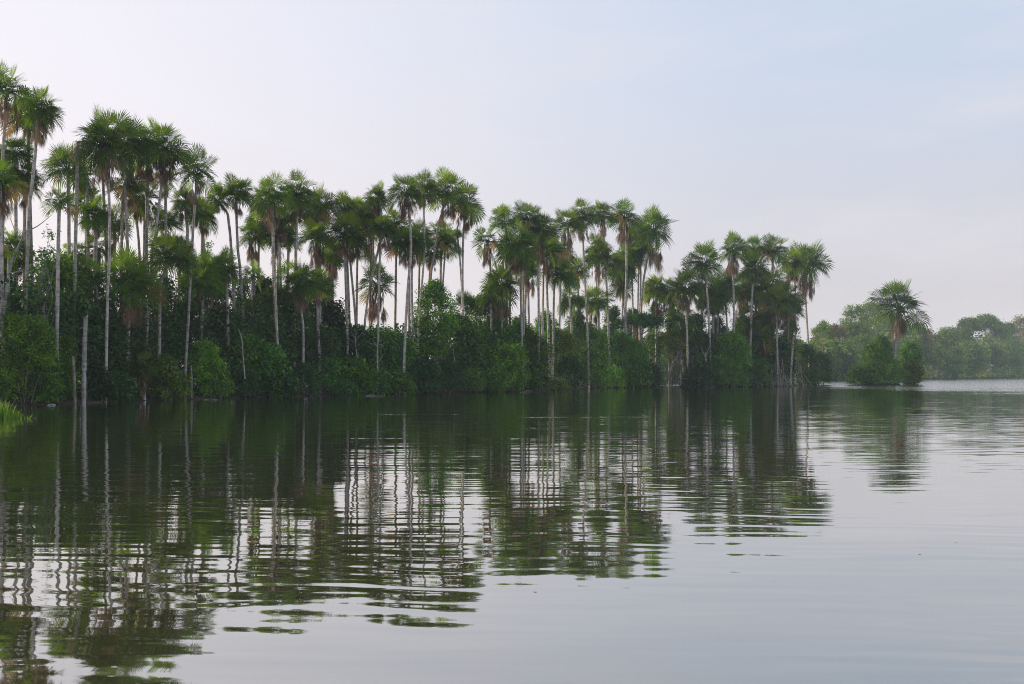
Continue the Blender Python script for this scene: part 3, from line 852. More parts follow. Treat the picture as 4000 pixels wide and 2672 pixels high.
BUSH = [
 # front row: over the water
 (90, 1228, 150, "bright", 1.5, "big glossy bright green bush in front of the first pale trunks, beside the reeds"),
 (-60, 1390, 110, "mid", 1.0, "dark bush right behind the reed clump"),
 (185, 1400, 75, "mid", 0.5, "low bush under the big glossy one, next to the short broken stump"),
 (250, 1310, 60, "bright", 2.2, "small light leaved bush beside the tall broken trunk"),
 (395, 1440, 62, "dark", 1.8, "dim low bush between the tall broken trunk and the front palm trunk"),
 (475, 1470, 55, "dark", 1.0, "dark low bush between the front palm trunk and the tiny palm"),
 (640, 1395, 70, "olive", 0.4, "olive bush with yellowish tips at the foot of the tilted pale trunk"),
 (690, 1465, 50, "olive", 0.0, "low olive bush touching the water by the thin pale post"),
 (800, 1325, 90, "bright", 1.2, "rounded yellow green bush lighter than all its neighbours, past the tilted pale trunk"),
 (850, 1430, 70, "mid", 0.2, "spreading bush at the waterline below the rounded yellow green one"),
 (960, 1300, 80, "mid", 3.0, "deep green bush around the crooked bare sapling"),
 (960, 1445, 60, "dark", 0.8, "shaded waterline bush under the crooked bare sapling"),
 (1060, 1345, 70, "mid", 0.8, "bush hugging the long pale trunk of the close palm pair"),
 (1100, 1450, 60, "dark", 0.3, "dark waterline bush beneath the long pale trunk of the close pair"),
 (1190, 1420, 70, "dark", 0.2, "gloomy bush at the foot of the squat bearded palm"),
 (1290, 1395, 80, "mid", 0.3, "bush with overhanging sprays past the squat bearded palm"),
 (1390, 1405, 75, "bright", 0.3, "bush with fresh green upright shoots in front of the sky gap"),
 (1345, 1478, 60, "mid", -0.8, "flat fringe of leaves trailing in the water before the fresh shoots"),
 (1480, 1450, 65, "mid", 0.0, "leafy waterline bush under the thin forked sapling"),
 (1560, 1455, 70, "mid", -0.4, "bush overhanging the water at the foot of the sinuous pale trunk"),
 (1660, 1400, 75, "dark", 0.3, "dark rounded bush just past the sinuous pale trunk"),
 (1750, 1410, 70, "dark", 0.0, "shadowy bush below the airy leaved tree"),
 (1840, 1440, 65, "mid", 0.0, "low bush after the shadowy one, leaves down to the water"),
 (1990, 1345, 95, "bright", 0.4, "broad light green bush below the start of the broad palm cluster"),
 (1930, 1440, 60, "mid", -0.4, "small waterline bush beneath the broad light green one"),
 (2090, 1430, 75, "mid", 0.2, "bush with a few pale twigs below the broad palm cluster"),
 (2170, 1485, 60, "olive", -0.6, "low olive spray spreading flat over the water"),
 (2230, 1385, 70, "dark", 0.8, "dark bush under the first trunks of the high row"),
 (2330, 1400, 65, "mid", 0.2, "rounded bush with yellow sprays under the high row"),
 (2400, 1435, 50, "bright", -0.2, "small bright waterline bush under the high row"),
 (2475, 1335, 80, "mid", 0.4, "tall leafy bush beneath the flat topped tree"),
 (2540, 1420, 50, "dark", 0.0, "dark bush closing the bank at the water gap"),
 (2730, 1400, 60, "dark", 0.5, "bush on the far side of the water gap, by the thin pale post trunk"),
 (2860, 1300, 90, "bright", 0.6, "airy light green bush with a domed top in the middle of the point"),
 (2850, 1420, 90, "mid", 0.1, "low bush in front of the domed airy one at the point"),
 (2960, 1400, 65, "mid", 0.6, "bush between the domed airy one and the aerial roots"),
 (3135, 1345, 75, "dark", 2.0, "dark bush under the biggest palm at the tip of the point"),
 (3195, 1375, 62, "dark", 2.5, "outermost dark bush overhanging the open water at the tip of the point"),
 # second row
 (45, 1130, 140, "dark", 8, "tall dark shrub behind the big glossy bush"),
 (220, 1000, 110, "mid", 8, "leafy shrub crowning the thicket between the first trunks"),
 (350, 1180, 120, "dark", 6, "black green shrub deep behind the tall broken trunk"),
 (480, 1210, 120, "dark", 7, "gloomy shrub behind the large squat palm"),
 (560, 1010, 85, "mid", 9, "shrub top showing above the squat palm and behind the leaning trunk"),
 (720, 1170, 100, "dark", 7, "dark shrub behind the tilted pale trunk"),
 (860, 1200, 100, "dark", 7, "dark shrub behind the rounded yellow green bush"),
 (1000, 1150, 90, "olive", 8, "sun flecked shrub behind the close palm pair"),
 (1080, 1120, 90, "dark", 8, "dusky shrub between the close pair and the squat bearded palm"),
 (1290, 1185, 70, "dark", 6, "shrub whose top slopes down into the middle sky gap"),
 (1240, 1270, 100, "dark", 4, "dense shrub behind the squat bearded palm's trunk"),
 (1370, 1270, 95, "dark", 5, "dark domed shrub with grey bare branches under the straight trunk"),
 (1480, 1275, 95, "mid", 5, "shrub with leafy tips along the bottom of the middle sky gap"),
 (1560, 1300, 70, "bright", 6, "pale lit shrub behind the sinuous pale trunk"),
 (1880, 1150, 85, "bright", 9, "sunlit shrub glowing behind the bushes past the airy leaved tree"),
 (1780, 1230, 90, "mid", 5, "shrub filling the space beside the airy leaved tree"),
 (1930, 1245, 95, "mid", 6, "shrub in front of the lit trunk below the long stalked palm"),
 (2060, 1285, 85, "olive", 6, "olive shrub under the broad palm cluster"),
 (2190, 1285, 85, "olive", 6, "olive shrub at the foot of the lit bare trunk in the sky gap"),
 (2290, 1262, 85, "mid", 6, "shrub behind the red brown rags under the high row"),
 (2400, 1290, 95, "mid", 5, "shrub with sunlit sprays below the middle of the high row"),
 (2660, 1290, 70, "olive", 6, "sparse olive shrub arching high over the water gap"),
 (2760, 1300, 80, "dark", 6, "dark shrub behind the russet skirted palm"),
 (3010, 1330, 85, "dark", 5, "dark shrub behind the aerial roots"),
]
for row in BUSH:
    bush(*row)

# bushes of the little island
for (x, y, hw, kind, Y, lb) in [
    (3412, 1335, 62, "mid", iy + 2.0, "sparse bush leading the island, reaching out over the water"),
    (3466, 1398, 92, "mid", iy + 1.0, "low dense bush round the foot of the island"),
    (3562, 1412, 36, "olive", iy + 3.4, "twiggy olive bush beside the island palm's trunk"),
    (3350, 1430, 45, "mid", iy + 1.6, "small bush hanging out at the open end of the island"),
    (3562, 1350, 50, "dark", iy + 7, "dark bush behind the island palm's trunk"),
]:
    bush(x, y, hw, kind, 1, lb, Y=Y, group="bushes on the little island")

# ------------------------------------------------------------------ broadleaf trees
NT = [0]


def tree(name, x, top, hw, Y, g, label, group, mat="leaf_mid", shape="oval", h0=0.3, leaf=0.24, lobe=(0.4, 0.9), cover=0.7, flat=0.7, bark="bark", rb=0.16, limbs=16,
         nl=None, trunk=0.6, lean=(0, 0), hollow=0.3):
    k = NT[0]; NT[0] += 1
    base = at(x, HY, Y); base[2] = g
    h = CAM_H + (HY - top) / F * Y - g
    w = hw / F * Y
    o = empty(name, base)
    tag(o, label, "tree", group)
    fm, Cs = lobes_crown(5000 + k, M[mat], w, w * .9, h * h0, h, leaf=leaf, lobe=lobe, cover=cover, flat=flat, shape=shape, nl=nl, hollow=hollow)
    link("crown", fm, o)
    link("trunk", limbs_mesh("tree_limbs", 5200 + k, Cs, M[bark], rb, h * trunk, limbs, lean), o)
    return o


GB = "broadleaf trees on the bank"
tree("broadleaf_tree", 1695, 1095, 105, shore_depth(1695) + 3, 0.5, "airy leaved tree with ragged top rising through the middle palms", GB, leaf=0.30, lobe=(0.35, 0.85), cover=0.55)
tree("broadleaf_tree", 3443, 1312, 48, iy + 3.6, 0.3, "small light leaved tree on the island next to its palm", "island trees", leaf=0.32, cover=0.5, lobe=(0.5, 1.1))
tree("broadleaf_tree", 3556, 1338, 54, iy + 7.5, 0.3, "slight tree behind the trunk of the island palm", "island trees", leaf=0.32, cover=0.32, lobe=(0.5, 0.9))
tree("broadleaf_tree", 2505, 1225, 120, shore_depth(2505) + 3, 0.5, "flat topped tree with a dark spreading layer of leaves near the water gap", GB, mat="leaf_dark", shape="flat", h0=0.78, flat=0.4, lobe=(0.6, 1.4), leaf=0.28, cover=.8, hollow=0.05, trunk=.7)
tree("broadleaf_tree", 165, 880, 92, shore_depth(165) + 4, 0.5, "sparse twiggy tree with leaf tufts beside the crossing palm trunks", GB, h0=0.5, nl=16, lobe=(.25, .6), cover=.5, bark="pale_bark", rb=.1, trunk=.6)
tree("broadleaf_tree", 822, 950, 40, shore_depth(822) + 9, 0.5, "thin twiggy treetop against the sky past the lone standing palm", GB, h0=0.65, nl=10, lobe=(.2, .4), cover=.4, bark="pale_bark", rb=.08, trunk=.7)
tree("broadleaf_tree", 2130, 1210, 60, shore_depth(2130) + 10, 0.5, "leafy tree between the lit trunks in the later sky gap", GB, leaf=.28, cover=.6)
tree("broadleaf_tree", 2395, 1195, 55, shore_depth(2395) + 9, 0.5, "dark leafy treetop between the trunks of the high row", GB, mat="leaf_dark", leaf=.28, cover=.6)
tree("broadleaf_tree", 2560, 1185, 42, shore_depth(2560) + 8, 0.5, "light green treetop under the leaning palm of the high row", GB, mat="leaf_bright", leaf=.28, cover=.6)
tree("broadleaf_tree", 2625, 1200, 35, shore_depth(2655) + 8, 0.5, "small yellow green treetop above the water gap", GB, mat="leaf_bright", leaf=.28, cover=.6, h0=.6)
tree("broadleaf_tree", 3215, 1255, 42, shore_depth(3165) + 6, 0.3, "spindly tree with open twigs beyond the biggest palm at the tip", GB, nl=12, h0=.5, lobe=(.4, .9), leaf=.3, cover=.5)


GU = "small trees in the grove's middle layer"
for (x, top, hw, off, mat, lb) in [
    (20, 985, 95, 9, "leaf_dark", "dark understory tree at the picture edge behind the pale crooked tree"),
    (255, 985, 75, 9, "leaf_mid", "leafy understory tree filling the gap beside the dying tufted palm's trunk"),
    (365, 1035, 75, 10, "leaf_dark", "dark understory tree behind the trunk of the dying tufted palm"),
    (520, 1050, 80, 11, "leaf_dark", "dark understory tree above the large squat palm"),
    (640, 1080, 75, 9, "leaf_mid", "understory tree behind the low bushy palm's trunk"),
    (735, 1060, 65, 10, "leaf_mid", "understory tree just behind the tilted pale trunk"),
    (855, 1105, 75, 10, "leaf_dark", "dark understory tree beneath the twin palms"),
    (945, 1090, 70, 11, "leaf_dark", "understory tree beneath the short isolated palm with the red brown skirt"),
    (1035, 1075, 75, 10, "leaf_dark", "dark understory tree behind the close palm pair"),
    (1250, 1090, 70, 9, "leaf_mid", "understory tree bordering the middle sky gap"),
    (1185, 1060, 70, 10, "leaf_dark", "dusky understory tree behind the squat bearded palm's crown"),
    (1640, 1225, 60, 6, "leaf_mid", "small tree between the sinuous pale trunk and the airy leaved tree"),
    (1955, 1180, 65, 9, "leaf_olive", "olive understory tree at the start of the broad palm cluster"),
    (2030, 1225, 60, 8, "leaf_mid", "understory tree behind the paired trunks of the broad palm cluster"),
    (2250, 1215, 60, 9, "leaf_mid", "understory tree beside the red brown rags"),
    (2475, 1205, 55, 10, "leaf_dark", "understory tree behind the flat topped tree"),
    (2715, 1225, 65, 8, "leaf_dark", "dark understory tree behind the russet skirted palm"),
    (2805, 1235, 60, 9, "leaf_dark", "shaded understory tree between the open fanned and tight bearded palms' trunks"),
    (2900, 1235, 65, 9, "leaf_mid", "understory tree behind the front palm of the point cluster"),
    (2985, 1215, 70, 8, "leaf_dark", "dark understory tree at the centre of the point cluster"),
    (3080, 1250, 60, 7, "leaf_olive", "olive understory tree beneath the biggest palm at the tip"),
]:
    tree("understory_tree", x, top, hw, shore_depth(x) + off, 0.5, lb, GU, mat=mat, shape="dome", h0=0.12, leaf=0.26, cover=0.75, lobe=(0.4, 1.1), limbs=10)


def pole(name, pts, Y, r0, r1, mat, label, cat, group=None, forks=(), seed=0):
    """slender stem through measured points"""
    rr = rs(seed + 7)
    base = at(*pts[-1], Y)
    W = np.array([at(x, y, Y) - base for x, y in pts[::-1]])
    W[:, 1] += np.linspace(0, 1, len(W)) * (rr.rand() - .5) * 0.5
    P = smooth_path(W, 16)
    B = Build()
    V, Q = tube(P, np.linspace(r0, r1, 16) * (1 + .06 * rr.randn(16)), 8)
    B.add(V, Q)
    # ragged closed top
    c = P[-1]
    ring = V[-8:] + np.array([0, 0, 1]) * (rr.rand(8, 1) * r1 * 2.2)
    B.add(np.vstack([V[-8:], ring, [c + np.array([0, 0, r1 * .4])]]),
          quads=[[i, (i + 1) % 8, 8 + (i + 1) % 8, 8 + i] for i in range(8)], tris=[[8 + i, 8 + (i + 1) % 8, 16] for i in range(8)])
    for t, dx, dz, L_ in forks:
        s = P[int(t * 15)]
        e = s + np.array([dx, rr.randn() * .2, dz]) * L_
        Pf = smooth_path([s, s * .5 + e * .5 + np.array([0, 0, -.08 * L_]), e], 7)
        V, Q = tube(Pf, np.linspace(r1 * .8, r1 * .25, 7), 5)
        B.add(V, Q)
    o = link(name, B.mesh(name, mat, True), None, [float(v) for v in base])
    tag(o, label, cat, group)
    return o


pole("broken_trunk", [(331, 1244), (327, 1400), (327, 1578)], shore_depth(329) - 0.6, 0.19, 0.165, M["pale_bark"], "tall broken dead trunk with a flat snapped top standing in the water", "dead trunk", "broken trunks", seed=1)
pole("broken_trunk", [(291, 1400), (293, 1480), (293, 1581)], shore_depth(293) - 0.9, 0.12, 0.10, M["bark"], "shorter broken dead trunk just beside the tall broken one", "dead trunk", "broken trunks", seed=2)
pole("sapling", [(2757, 1380), (2759, 1450), (2760, 1513)], shore_depth(2757) - 1.0, 0.17, 0.11, M["pale_bark"], "thin pale post like trunk standing straight in the water near the gap", "sapling", "bare pale saplings", ((.9, -.3, 1, 2.0), (.95, .4, 1, 1.6)), seed=3)
pole("sapling", [(748, 1432), (750, 1480), (748, 1560)], shore_depth(748) - 0.3, 0.085, 0.06, M["pale_bark"], "thin pale post at the water between the low olive and yellow green bushes", "sapling", "bare pale saplings", seed=4)
pole("sapling", [(933, 1285), (946, 1330), (950, 1390), (957, 1480)], shore_depth(950) + 0.0, 0.07, 0.035, M["pale_bark"], "crooked bare sapling in front of the deep green bush", "sapling", "bare pale saplings", ((.8, .5, .8, 1.1), (.5, -.6, .6, .8)), seed=5)
pole("sapling", [(1474, 1340), (1473, 1400), (1479, 1500)], shore_depth(1475) - 0.3, 0.10, 0.05, M["pale_bark"], "thin forked sapling with twiggy top in front of the dark domed shrub", "sapling", "bare pale saplings",
     ((.95, -.9, .35, 1.6), (.95, .9, .3, 1.5), (.85, .8, .6, 1.0), (.4, .6, .9, 1.1), (.9, -.5, .8, 1.2)), seed=6)
pole("sapling", [(1767, 1340), (1772, 1380), (1782, 1450)], shore_depth(1770) - 0.4, 0.06, 0.03, M["pale_bark"], "pale stick in front of the shadowy bush below the airy leaved tree", "sapling", "bare pale saplings", seed=7)
pole("sapling", [(2165, 1395), (2160, 1440), (2160, 1515)], shore_depth(2160) - 0.5, 0.09, 0.05, M["pale_bark"], "dim bare stem above the flat olive spray", "sapling", "bare pale saplings", seed=8)
pole("sapling", [(2265, 1400), (2262, 1450), (2266, 1505)], shore_depth(2265) - 0.4, 0.10, 0.05, M["pale_bark"], "twisted pale stem under the first trunks of the high row", "sapling", "bare pale saplings", ((.5, .7, .7, 1.2), (.7, -.6, .8, 1.4)), seed=9)
pole("leaning_tree", [(2655, 1375), (2630, 1420), (2595, 1508)], shore_depth(2600) + 0.2, 0.33, 0.2, M["bark"], "dark trunk leaning over the bright water gap", "tree", None,
     ((.95, .6, 1, 3.5), (.9, -.4, 1, 3.0), (.75, 1, .4, 3)), seed=10)
pole("leaning_tree", [(2665, 1410), (2672, 1460), (2690, 1512)], shore_depth(2690) + 1.0, 0.22, 0.12, M["bark"], "thin dark stem slanting the opposite way beside the water gap", "tree", None, ((.8, -.8, .8, 2.4),), seed=11)
pole("crooked_tree", [(100, 880), (88, 940), (45, 1030), (28, 1130), (8, 1240)], shore_depth(40) + 2.0, 0.15, 0.07, M["pale_bark"], "pale crooked tree stem bending through the thicket near the first palms", "tree", None,
     ((.45, 1, .35, 2.0), (.75, -.5, .9, 2.0), (.9, 1, .6, 2.2)), seed=12)
pole("bare_branches", [(1390, 1300), (1388, 1340), (1396, 1400)], shore_depth(1390) + 0.2, 0.06, 0.03, M["pale_bark"], "fan of bare grey branches in front of the dark domed shrub", "dead shrub", None,
     ((.5, -.8, .9, 1.6), (.6, .7, 1, 1.7), (.7, -.4, 1, 1.7), (.4, .9, .6, 1.3), (.8, -1, .6, 1.2)), seed=13)

# aerial roots at the point
def roots():
    r = rs(77)
    B = Build()
    Y = shore_depth(3030) - 0.2
    base = at(3030, HY, Y); base[2] = 0
    for i in range(60):
        x = r.randn() * 2.2
        h = 2.0 + r.rand() * 3.5
        bx = x * 1.3 + r.randn() * .8
        P = smooth_path([[x, r.randn() * .8 + 1.6, h], [x * .6 + bx * .4 + r.randn() * .2, .8, h * .5], [bx, r.rand() * 1.2 - .4, -0.2]], 7)
        V, Q = tube(P, np.linspace(.03, .045, 7), 5)
        B.add(V, Q)
    o = link("aerial_roots", B.mesh("aerial_roots", M["bark"], True), None, [float(v) for v in base])
    tag(o, "tangle of thin brown aerial roots reaching the water in the middle of the point", "roots")
roots()

# fallen log on the water and reeds
def log():
    Y = water_depth(1583)
    b = at(200, 1583, Y)
    P = smooth_path([[-.32, 0, 0.0], [0, .05, .06], [.3, .1, .01]], 8)
    V, Q = tube(P, np.array([.02, .05, .065, .07, .07, .06, .05, .02]), 7)
    o = link("floating_log", new_mesh("floating_log", V, [Q], M["pale_bark"], smooth=True), None, [b[0], b[1], 0.0])
    tag(o, "small grey log floating near the bank beyond the reeds", "log")
log()


def branch(x0, x1, y, label, seed):
    r = rs(seed)
    Y = water_depth(y)
    a, b = at(x0, y, Y), at(x1, y, Y)
    L_ = b[0] - a[0]
    P = smooth_path([[0, 0, -.03], [L_ * .3, .1, .03], [L_ * .65, -.05, .05], [L_, .15, .01]], 10)
    B = Build()
    V, Q = tube(P, np.linspace(.045, .018, 10), 6)
    B.add(V, Q)
    for t in (3, 5, 7):
        e = P[t] + np.array([.25 * L_ * (r.rand() + .3), r.randn() * .2, .25 * r.rand() + .1])
        V, Q = tube(smooth_path([P[t], (P[t] + e) / 2 + [0, 0, .05], e], 5), np.linspace(.025, .008, 5), 5)
        B.add(V, Q)
    o = link("fallen_branch", B.mesh("fallen_branch", M["bark"], True), None, [a[0], a[1], 0.0])
    tag(o, label, "branch", "fallen branches at the waterline")


branch(795, 850, 1562, "fallen branch lying in the water below the rounded yellow green bush", 1)
branch(1420, 1505, 1547, "fallen branch lying in the water under the thin forked sapling", 2)
branch(2030, 2075, 1533, "fallen branch lying in the water below the broad palm cluster", 3)


def reeds(name, x, y, hw_px, h_px, n, label, seed, cat="reeds", lean=0.3):
    r = rs(seed)
    Y = water_depth(y)
    b = at(x, y, Y)
    w = hw_px / F * Y
    h = h_px / F * Y
    B = Build()
    for i in range(n):
        q = (r.rand() * 2 - 1)
        px_, py_ = q * w, r.randn() * .35
        hh = h * (0.35 + 0.65 * r.rand()) * (1 - 0.45 * abs(q) ** 2 - 0.25 * max(0, q))
        a = r.rand() * 6.28
        d = np.array([math.cos(a), math.sin(a) * .6, 0]) * lean * hh * (0.3 + r.rand())
        d[0] += 0.10 * hh * (1 + q)
        t = np.linspace(0, 1, 5)[:, None]
        P = np.array([px_, py_, -.05]) + d * t ** 2 + UP * hh * (t - 0.30 * t ** 3 * r.rand())
        wd = (0.016 + 0.012 * r.rand()) * np.array([1, 1, .8, .5, .05])
        s = norm(np.cross(d + 1e-4, UP))
        V = np.concatenate([P + s * wd[:, None], P - s * wd[:, None]])
        Q = [[j, j + 1, 6 + j, 5 + j] for j in range(4)]
        B.add(V, Q, tone=.2 + .7 * r.rand())
    o = link(name, B.mesh(name, M["grass"]), None, [b[0], b[1], 0.0])
    tag(o, label, cat)


reeds("reed_clump", -10, 1634, 80, 98, 420, "bright green clump of reeds standing in the water by the picture edge", 5)
reeds("grass_sprig", 112, 1636, 14, 38, 16, "lone sprig of grass leaning out of the water beside the reed clump", 6, "grass sprig", 0.8)
for i, (x, y, s, lb) in enumerate([(3593, 2165, .022, "small dark leaf with a raised stalk floating on the open water"), (3734, 2120, .02, "dark speck of leaf floating farther out on the open water"),
                                   (2090, 2313, .022, "thin curled leaf floating under the reflected high row")]):
    Y = water_depth(y)
    b = at(x, y, Y)
    r = rs(i)
    t = np.linspace(-1, 1, 7)
    w = (1 - t ** 2) * 0.4
    V = np.concatenate([np.stack([t, w, .12 + .10 * t ** 2], 1), np.stack([t, -w, .12 + .10 * t ** 2], 1), np.stack([t, w * .9, .05 + .10 * t ** 2], 1), np.stack([t, -w * .9, .05 + .10 * t ** 2], 1)]) * s
    Q = [[j, j + 1, 8 + j, 7 + j] for j in range(6)] + [[14 + j, 21 + j, 22 + j, 15 + j] for j in range(6)] + [[j, 14 + j, 15 + j, j + 1] for j in range(6)] + [[7 + j, 8 + j, 22 + j, 21 + j] for j in range(6)]
    o = link("floating_leaf", new_mesh("floating_leaf", V, [np.array(Q)], M["bark"]), None, [b[0], b[1], 0.0])
    o.rotation_euler = (0, 0, r.rand() * 6)
    tag(o, lb, "floating leaf", "floating leaves")

# dark undergrowth that fills the grove floor: one mass nobody could count
def undergrowth():
    r = rs(99)
    B = Build()
    n = 70000
    xs = np.array([-700, 0, 300, 700, 900, 1150, 1250, 1330, 1560, 1640, 1800, 1900, 2050, 2300, 2560, 2585, 2600, 2655, 2680, 2760, 3000, 3140, 3172])
    tops = np.array([1000, 1060, 1120, 1140, 1190, 1180, 1230, 1290, 1300, 1270, 1280, 1285, 1300, 1300, 1310, 1440, 1540, 1540, 1440, 1330, 1320, 1370, 1450])
    x = r.rand(n) * 3880 - 700
    Y0 = np.interp(x, SH_X, SH_Y)
    t = 1.6 + 11 * r.rand(n)
    Yd = Y0 + t
    top = np.interp(x, xs, tops) + 22 * np.sin(x * .031) + 16 * np.sin(x * .083 + 1) + 10 * np.sin(x * .19)
    z1 = CAM_H + (HY - top) / F * Yd
    u = r.rand(n)
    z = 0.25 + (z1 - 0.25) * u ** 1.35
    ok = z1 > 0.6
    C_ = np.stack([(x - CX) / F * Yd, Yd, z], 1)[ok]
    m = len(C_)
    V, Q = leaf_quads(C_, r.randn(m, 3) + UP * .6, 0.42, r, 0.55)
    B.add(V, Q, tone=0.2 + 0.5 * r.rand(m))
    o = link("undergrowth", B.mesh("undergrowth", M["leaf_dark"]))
    tag(o, "dark tangled undergrowth on the grove floor behind the bank bushes", "undergrowth", kind="stuff")
undergrowth()

# ------------------------------------------------------------------ forest on the far shore
# material, shape, crown start, flatness, cover
FARM = [("leaf_far", "dome", .35, .55, .8), ("leaf_far", "open", .35, .5, .6), ("leaf_far", "dome", .2, .55, .8), ("leaf_far", "flat", .74, .32, .8), ("leaf_tan", "oval", .45, .5, .35), ("leaf_far", "dome", .04, .6, .85)]

FAR_TREES = [
 # skyline
 (3215, 1255, 52, 2, 25, "hazy round tree right behind the tip of the point"),
 (3265, 1270, 46, 4, 18, "pale bare branched tree on the far shore between the point and the tall tree"),
 (3325, 1262, 55, 3, 26, "layered tree at the foot of the tallest far tree"),
 (3345, 1188, 62, 1, 40, "tallest tree of the far shore with an open airy crown"),
 (3405, 1182, 55, 1, 44, "airy far tree twin to the tallest one, just behind the island palm's leaves"),
 (3465, 1205, 58, 2, 40, "far tree behind the crown of the island palm"),
 (3520, 1245, 52, 0, 30, "far tree showing beneath the island palm's fronds"),
 (3580, 1262, 52, 2, 26, "yellow green far tree just past the island palm"),
 (3612, 1283, 42, 4, 18, "rusty tinted far tree next to the yellow green one"),
 (3655, 1302, 45, 0, 30, "low far tree in the dip of the skyline"),
 (3705, 1276, 60, 5, 10, "dark dense far tree after the dip of the skyline"),
 (3765, 1280, 55, 2, 22, "rounded far tree before the umbrella crowned ones"),
 (3785, 1244, 50, 3, 48, "smaller umbrella crowned far tree"),
 (3850, 1232, 66, 3, 50, "largest umbrella crowned far tree standing above the forest"),
 (3905, 1260, 50, 2, 30, "far tree tucked under the largest umbrella crown"),
 (3940, 1257, 48, 5, 24, "dark domed far tree after the umbrella crowns"),
 (3985, 1230, 40, 4, 34, "tan thin crowned far tree near the picture edge"),
 (4040, 1248, 60, 2, 30, "far tree cut by the picture edge"),
 # lower front of the wood
 (3170, 1340, 46, 5, 2, "low far tree seen between the tip of the point and open water"),
 (3232, 1335, 52, 5, 4, "light green low far tree past the tip of the point"),
 (3295, 1350, 55, 2, 5, "low far tree between the point and the island"),
 (3370, 1310, 60, 5, 8, "mid height far tree behind the open end of the island"),
 (3600, 1345, 60, 0, 6, "low far tree just past the island bushes"),
 (3655, 1362, 34, 1, 0, "slender vine draped far tree, yellow green column at the water"),
 (3712, 1352, 55, 5, 3, "bushy low far tree beside the vine draped one"),
 (3790, 1335, 66, 5, 4, "dusky low far tree below the smaller umbrella crown"),
 (3868, 1345, 62, 2, 3, "dusky low far tree below the largest umbrella crown"),
 (3945, 1330, 62, 5, 4, "shaded low far tree near the picture edge"),
 (4025, 1335, 62, 2, 3, "low far tree running out of the picture"),
 (2625, 1400, 45, 5, 4, "hazy far tree seen through the water gap under the leaning trunk"),
 (2585, 1390, 45, 2, 6, "hazy far tree partly behind the bushes at the water gap"),
]
for (x, top, hw, kind, off, lb) in FAR_TREES:
    mt, shp, h0_, fl, cv = FARM[kind]
    q = far_depth(x) / 450
    tree("forest_tree", x, top, hw * 1.15, far_depth(x) + off, 0.8, lb, "trees of the far shore", mat=mt, shape=shp, h0=h0_, leaf=0.75 * max(.7, q), lobe=(1.3 * q, 3.0 * q), cover=cv, flat=fl,
         bark="pale_bark", rb=.45, limbs=18, trunk=max(.5, h0_), hollow=0.3 if shp != "flat" else .05)


def far_forest():
    """the rest of the wood: one mass behind and between the single trees"""
    r = rs(321)
    B = Build()
    n = 0
    while n < 420:
        x = 1900 + r.rand() * 2500
        off = 6 + r.rand() * 55
        Y = far_depth(x) + off
        h = np.interp(x, [1900, 3100, 3200, 3400, 3550, 3660, 3800, 4400], [20, 20, 23, 29, 29, 25, 33, 33]) * (0.45 + 0.4 * r.rand() * (1 if off > 15 else .7))
        b = at(x, HY, Y)
        w = 3.5 + 4 * r.rand()
        m = 110
        d = norm(r.randn(m, 3)); d[:, 2] = np.abs(d[:, 2]) * 1.0 - 0.25
        c = np.array([b[0], b[1], 0.8 + h * .62]) + d * np.array([w, w, h * .40]) * (0.8 + .3 * r.rand(m))[:, None]
        V, Q = leaf_quads(c, d + UP * .4 + r.randn(m, 3) * .5, 1.5, r, .6)
        B.add(V, Q, tone=np.clip(.45 + (r.rand() - .5) * .6 + (r.rand(m) - .5) * .4, 0, 1))
        n += 1
    # leafy skirt along the water
    m = 20000
    x = 1700 + r.rand(m) * 2700
    Y = np.interp(x, FAR_X, FAR[:, 1]) + 1 + 8 * r.rand(m) ** 2
    z = 0.3 + r.rand(m) ** 1.3 * (8 + 2 * np.sin(x * .05))
    V, Q = leaf_quads(np.stack([(x - CX) / F * Y, Y, z], 1), r.randn(m, 3) + UP * .5 - np.array([0, .5, 0]), 1.5, r, .6)
    B.add(V, Q, tone=np.clip(.35 + .3 * np.sin(x * .03) + (r.rand(m) - .5) * .4, 0, 1))
    o = link("forest", B.mesh("forest", M["leaf_far"]))
    tag(o, "hazy mass of forest filling the far shore behind the single trees", "forest", kind="stuff")
far_forest()

# ------------------------------------------------------------------ air
def haze():
    x0, x1, y0, y1, z0, z1 = -710, 910, -160, 1160, -1.8, 55
    V = [[x, y, z] for x in (x0, x1) for y in (y0, y1) for z in (z0, z1)]
    Q = np.array([[0, 1, 3, 2], [4, 6, 7, 5], [0, 4, 5, 1], [2, 3, 7, 6], [0, 2, 6, 4], [1, 5, 7, 3]])
    m = bpy.data.materials.new("haze")
    nt, N, L = nodes_of(m)
    out = N.new("ShaderNodeOutputMaterial")
    v = N.new("ShaderNodeVolumePrincipled")
    v.inputs["Color"].default_value = (0.68, 0.86, 1.0, 1)
    v.inputs["Density"].default_value = HAZE
    v.inputs["Anisotropy"].default_value = 0.0
    L.new(v.outputs[0], out.inputs["Volume"])
    o = link("haze", new_mesh("haze", V, [Q], m))
    tag(o, "thin pale morning haze over the lake", "haze", kind="stuff")
HAZE = 0.00024
haze()

# ------------------------------------------------------------------ light
SUN_EL = math.radians(19)
sd = Vector((-0.965, 0.26, 0)).normalized()
sun_dir = Vector((sd.x * math.cos(SUN_EL), sd.y * math.cos(SUN_EL), math.sin(SUN_EL)))
sl = bpy.data.lights.new("sun", "SUN"); sl.energy = 5.0; sl.angle = math.radians(0.5); sl.color = (1.0, 0.78, 0.52)
so = bpy.data.objects.new("sun", sl); COL.objects.link(so)
so.rotation_euler = sun_dir.to_track_quat("Z", "Y").to_euler()

